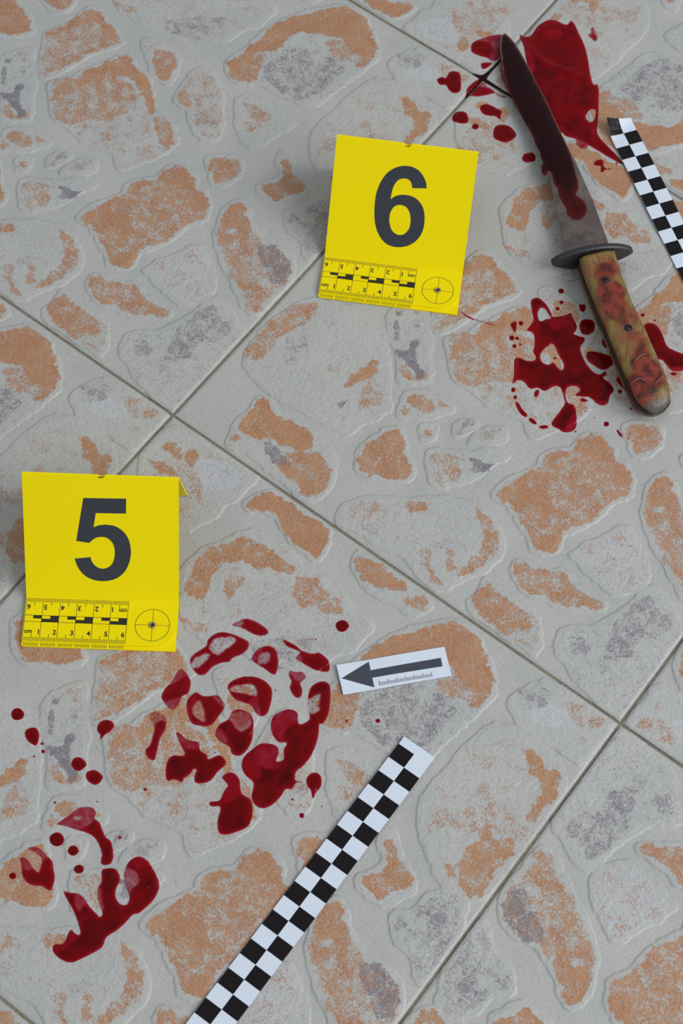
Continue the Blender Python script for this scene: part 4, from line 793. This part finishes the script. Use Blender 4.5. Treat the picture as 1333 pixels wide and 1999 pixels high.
# ------------------------------------------------------------------ knife
def knife():
    TIP = U(985, 66, .003); BUTT = U(1273, 809, .010); root = empty('knife', (*U(1155, 500)[:2], 0))
    tag(root, 'old dagger with blood-covered steel blade, oval iron guard and blood-smeared horn handle', 'knife')
    O = np.array(root.location)
    ax = BUTT - TIP; ax[2] = 0; ax /= np.linalg.norm(ax); rt = np.array([-ax[1], ax[0], 0.0])
    if rt[0] < 0: rt = -rt
    # blade stations: left edge pixel, right edge pixel
    ST = [((982.5, 66), (986, 66)), ((978, 72), (994, 72)), ((976, 82), (1004, 84)), ((976, 98), (1014, 100)), ((977.5, 112), (1024, 118)), ((982, 138), (1037, 143)), ((988, 162), (1050, 168)), ((998, 187), (1064, 194)),
          ((1008, 209), (1077, 222)), ((1028, 243), (1090, 251)), ((1044, 275), (1104, 279)), ((1060, 312), (1120, 310)), ((1072, 350), (1136, 346)), ((1082, 392), (1155, 388)), ((1091, 430), (1169, 426)), ((1101, 470), (1185, 470)), ((1108, 496), (1190, 484))]
    def zc(k): return .0032 + (.0105 - .0032) * (k / (len(ST) - 1))
    V, F = [], []; rows = []
    fr = [0, .10, .28, .52, .74, .92, 1.0]; hh = [.25, .75, 1.7, 2.1, 1.75, 1.0, .7]
    for k, (l, r) in enumerate(ST):
        z = zc(k); a, b = U(*l, z), U(*r, z); s = min(1, .35 + k * .12); row = []
        for f, h in zip(fr, hh): p = a + (b - a) * f; V.append(p - O + np.array([0, 0, h * mm * s])); row.append(len(V) - 1)
        for f, h in list(zip(fr, hh))[::-1]: p = a + (b - a) * f; V.append(p - O - np.array([0, 0, h * mm * s])); row.append(len(V) - 1)
        rows.append(row)
    m = len(rows[0])
    for k in range(len(rows) - 1):
        for j in range(m): F.append((rows[k][j], rows[k + 1][j], rows[k + 1][(j + 1) % m], rows[k][(j + 1) % m]))
    F += [tuple(rows[0]), tuple(rows[-1][::-1])]
    bl = mesh_obj('blade', V, F, M['blade'], root)
    def blade_top(x, y):
        p = np.array([x, y]); best = None
        for k, (l, r) in enumerate(ST): pass
        # parametrise by distance along the axis
        s = (p - TIP[:2]) @ ax[:2]; return s
    SA = []; 
    for k, (l, r) in enumerate(ST):
        z = zc(k); a, b = U(*l, z), U(*r, z); SA.append((((a + b) / 2 - TIP) @ ax, (a - TIP) @ rt, (b - TIP) @ rt, z, min(1, .35 + k * .12)))
    SA = np.array(SA)
    def topz(s, t):
        l, r, z, sc = (np.interp(s, SA[:, 0], SA[:, c]) for c in (1, 2, 3, 4)); f = np.clip((t - l) / (r - l + 1e-9), 0, 1)
        return z + np.interp(f, fr, hh) * mm * sc
    # blood film on the blade
    ol = [(983,67),(992,72),(1003,86),(1013,102),(1023,120),(1036,145),(1049,170),(1063,197),(1076,225),(1089,253),(1103,282),(1113,305),(1122,335),(1128,355),(1129,368),(1124,378),(1130,385),(1143,396),(1146,412),(1140,424),(1130,430),(1117,428),(1106,418),(1103,405),(1096,395),(1090,380),(1088,366),(1083,362),(1080,350),(1078,338),(1070,333),(1068,342),(1060,340),(1058,325),(1062,318),(1057,308),(1055,296),(1048,285),(1043,268),(1038,258),(1030,246),(1012,212),(1000,187),(990,162),(984,138),(979.5,112),(978,96),(978,82),(980,72)]
    z0 = .010
    lp = []
    for x, y in ol:
        z = .006
        for _ in range(3):
            P = U(x, y, z); s, t = (P - TIP) @ ax, (P - TIP) @ rt; z = float(topz(s, t))
        lp.append((s * 1000, t * 1000))
    lp = catmull(lp, 2); w_ = sstep(150, 100, lp[:, 0]); c_ = np.interp(lp[:, 0] / 1000, SA[:, 0], (SA[:, 1] + SA[:, 2]) / 2) * 1000
    lp[:, 1] = c_ + (lp[:, 1] - c_) * (1 + .07 * w_) ; lo, hi = lp.min(0), lp.max(0)
    gx, gy = np.meshgrid(np.arange(lo[0], hi[0], 1.2), np.arange(lo[1], hi[1], 1.2)); gx, gy = gx.ravel(), gy.ravel()
    d = -sdf(gx, gy, lp); vs, fs = tri2d([lp], np.stack([gx[d > .5], gy[d > .5]], 1)); d = np.maximum(0, -sdf(vs[:, 0], vs[:, 1], lp))
    thick = .45 + .55 * (1 - np.exp(-d / 1.2)); thick -= .35 * sstep(120, 150, vs[:, 0])
    Vf = []
    for (s, t), dd_ in zip(vs / 1000, d):
        p = TIP + ax * s + rt * t; Vf.append((p[0] - O[0], p[1] - O[1], topz(s, t) + .12 * mm + .35 * mm * (1 - math.exp(-dd_ / 1.5))))
    a, b, e = (np.array(Vf[k]) for k in fs[0])
    if np.cross(b - a, e - a)[2] < 0: fs = fs[:, ::-1]
    fm = mesh_obj('blood_film', Vf, fs, M['film'], bl, True, {'thick': thick}); tag(fm, 'dark drying blood over most of the blade')
    # guard: oval plate standing across the knife
    zg = .0108; gl, gr = U(1076, 512, zg), U(1235, 488, zg); gc = (gl + gr) / 2; gd = gr - gl; gd[2] = 0; ra = np.linalg.norm(gd) / 2; gd /= np.linalg.norm(gd)
    gn = np.array([gd[1], -gd[0], 0]); gn = gn if gn @ ax > 0 else -gn
    V, F = [], []; NN = 48
    prof = [(-2.0, .93), (-1.6, 1.0), (1.6, 1.0), (2.0, .93)]
    for dz, sc in prof:
        for k in range(NN):
            an = 2 * math.pi * k / NN; c_, s_ = math.cos(an), math.sin(an)
            ex_ = c_
            V.append(gc - O + gd * ra * sc * ex_ + np.array([0, 0, 1]) * (.0106 * sc * s_ * abs(s_) ** .35) + gn * dz * mm)
    for e in range(3):
        for k in range(NN): F.append((e * NN + k, e * NN + (k + 1) % NN, (e + 1) * NN + (k + 1) % NN, (e + 1) * NN + k))
    F += [tuple(range(NN - 1, -1, -1)), tuple(range(3 * NN, 4 * NN))]
    gu = mesh_obj('guard', V, F, M['guard'], root); tag(gu, 'grey iron oval guard')
    for p in gu.data.polygons: p.use_smooth = len(p.vertices) == 4
    # handle stations
    HS = [((1126, 521), (1199, 499)), ((1134, 548), (1206, 523)), ((1143, 572), (1214, 547)), ((1163, 622), (1232, 595)), ((1180, 660), (1250, 632)), ((1196, 700), (1267, 670)), ((1212, 738), (1283, 706)), ((1224, 765), (1296, 735)), ((1233, 785), (1304, 757)), ((1241, 797), (1307, 775)), ((1250, 804), (1307, 784)), ((1257, 808), (1304, 791)), ((1264, 811), (1297, 799)), ((1272, 812), (1288, 805))]
    zz = .0100
    HA = []
    for l, r in HS:
        a, b = U(*l, zz), U(*r, zz); HA.append((((a + b) / 2 - TIP) @ ax, (a - TIP) @ rt, (b - TIP) @ rt))
    HA = np.array(HA); s0, s1 = HA[0, 0], HA[-1, 0]
    def part(name, zlo, zhi, shrink, mat, roundtop, roundbot, label=None):
        V, F = [], []; NS, NC = 70, 28; at = {'blood': [], 'ashen': [], 'dark': []}
        for k in range(NS + 1):
            s = s0 + (s1 - s0) * (1 - (1 - k / NS) ** 1.25) if k > NS * .0 else s0
            s = s0 + (s1 - s0) * k / NS
            l, r = np.interp(s, HA[:, 0], HA[:, 1]), np.interp(s, HA[:, 0], HA[:, 2]); c, hw = (l + r) / 2, (r - l) / 2 - shrink * mm
            endf = min(1.0, math.sqrt(max(0, (s1 - s) / .012)) * .999 + .001) if s1 - s < .012 else 1.0; hw *= 1.0
            mid = .0105; lo_, hi_ = mid + (zlo - mid) * (.35 + .65 * endf), mid + (zhi - mid) * (.35 + .65 * endf)
            for j in range(NC):
                an = 2 * math.pi * j / NC; cx, sy = math.cos(an), math.sin(an)
                x = math.copysign(abs(cx) ** .55, cx); y = math.copysign(abs(sy) ** .75, sy)
                zc_, hz = (lo_ + hi_) / 2, (hi_ - lo_) / 2
                if y > 0 and not roundtop: y = 1.0 if abs(sy) > .3 else y * 1.3
                if y < 0 and not roundbot: y = -1.0 if abs(sy) > .3 else y * 1.3
                y = max(-1, min(1, y))
                wf = 1.0
                if roundtop: wf = 1 - .16 * max(0, y) ** 2
                if roundbot: wf = 1 - .16 * max(0, -y) ** 2
                p = TIP + ax * s + rt * (c + hw * x * wf); V.append((p[0] - O[0], p[1] - O[1], zc_ + hz * y))
        for k in range(NS):
            for j in range(NC): F.append((k * NC + j, k * NC + (j + 1) % NC, (k + 1) * NC + (j + 1) % NC, (k + 1) * NC + j))
        F += [tuple(range(NC - 1, -1, -1)), tuple(range(NS * NC, NS * NC + NC))]
        A_ = np.array(V) + O
        if mat is M['scale']:
            Bl = np.zeros(len(V)); Da = np.zeros(len(V))
            for (x, y, r, w) in ((1180,530,18,1.0),(1197,525,14,.9),(1178,565,14,.6),(1200,560,14,.7),(1212,595,14,.7),(1205,625,14,.5),(1225,655,12,.4),(1255,675,14,.6),(1172,545,12,.5),(1185,580,22,1.0),(1200,600,18,1.0),(1210,570,12,.8),(1190,612,14,.7),(1235,620,16,.7),(1215,632,8,.6),(1245,655,16,.5),(1195,508,6,.8),(1250,695,16,1.0),(1240,710,14,.9),(1275,720,20,1.0),(1260,735,20,1.1),(1245,755,20,1.0),(1262,780,18,.9),(1285,748,12,.9),(1230,740,10,.6),(1250,790,12,.8)):
                q = U(x, y, .019)[:2]; dd2 = np.linalg.norm(A_[:, :2] - q, axis=1); Bl += w * np.exp(-(dd2 / (r * .33 * mm)) ** 2)
            for (x, y, r, w) in ((1181,548,7,.9),(1225,641,8,.9),(1222,628,3,.7),(1274,760,9,1.0),(1262,748,5,.7),(1258,740,4,.6),(1160,540,3,.3)):
                q = U(x, y, .019)[:2]; dd2 = np.linalg.norm(A_[:, :2] - q, axis=1); Da += w * np.exp(-(dd2 / (r * .33 * mm)) ** 2)
            sv = (A_ - TIP) @ ax; As = sstep(.0070, .0030, s1 - sv + .003 * vnoise(A_[:, 0] * 1000, A_[:, 1] * 1000, 3, 4))
            at = {'blood': np.clip(Bl, 0, 1.2), 'ashen': As, 'dark': np.clip(Da, 0, 1)}
        else: at = None
        o = mesh_obj(name, V, F, mat, root, True, at)
        o.data.update(); 
        bm = bmesh.new(); bm.from_mesh(o.data); bmesh.ops.recalc_face_normals(bm, faces=bm.faces); bm.to_mesh(o.data); bm.free()
        if label: tag(o, label)
        return o
    part('handle_scale', .0120, .0200, 1.0, M['scale'], True, False, 'yellowish horn grip scale smeared with blood')
    part('handle_scale', .0006, .0088, .9, M['scale'], False, True, 'lower horn grip scale in shadow')
    part('tang', .0086, .0122, 0, M['tang'], False, False, 'dark iron tang between the grip scales')
    for (x, y, r, zr) in ((1182, 548, 2.9, .0198), (1226, 641, 3.2, .0198), (1275, 760, 3.4, .0193)):
        p = U(x, y, zr); V, F = [], []; rs = np.random.RandomState(int(x)); rad = [r * (1 + rs.uniform(-.22, .22)) for _ in range(12)]
        for k in range(12): V.append((p[0] - O[0] + rad[k] * mm * math.cos(k * math.pi / 6), p[1] - O[1] + rad[k] * mm * math.sin(k * math.pi / 6), zr - .0012))
        for k in range(12): V.append((p[0] - O[0] + .8 * rad[k] * mm * math.cos(k * math.pi / 6), p[1] - O[1] + .8 * rad[k] * mm * math.sin(k * math.pi / 6), zr + .0004))
        V.append((p[0] - O[0], p[1] - O[1], zr + .0001))
        for k in range(12): F += [(k, (k + 1) % 12, 12 + (k + 1) % 12, 12 + k), (12 + k, 12 + (k + 1) % 12, 24)]
        mesh_obj('rivet', V, F, M['rivet'], root, True)
    def flake(pts, w, mat):
        V, F = [], []
        P = [np.array(U(x, y, .0202 + h)) - O for x, y, h in pts]
        for k, p in enumerate(P):
            d = P[min(k + 1, len(P) - 1)] - P[max(k - 1, 0)]; d[2] = 0; d /= np.linalg.norm(d); n = np.array([-d[1], d[0], .5]); ww = w * mm * (1 if 0 < k < len(P) - 1 else .3)
            V += [p - n * ww, p + n * ww, p + n * ww + (0, 0, -.0004), p - n * ww + (0, 0, -.0004)]
        for k in range(len(P) - 1):
            for j in range(4): F.append((4 * k + j, 4 * k + (j + 1) % 4, 4 * k + 4 + (j + 1) % 4, 4 * k + 4 + j))
        F += [(0, 1, 2, 3), tuple(4 * (len(P) - 1) + j for j in (3, 2, 1, 0))]
        tag(mesh_obj('peeled_flake', V, F, mat, root, True), 'curled pinkish flake of drying blood')
    fk = mat_simple('dried_skin_flake', L(122, 66, 62), .3, .35, 400)
    flake([(1234, 712, .0), (1241, 702, .001), (1249, 694, .0013), (1258, 690, .001), (1268, 694, .0)], .45, fk)
    flake([(1233, 748, .0), (1240, 741, .001), (1250, 738, .0015), (1259, 742, .0012), (1264, 750, .0)], .5, fk)
    flake([(1276, 750, .0), (1284, 744, .001), (1291, 736, .001), (1295, 728, .0)], .45, fk)
knife()
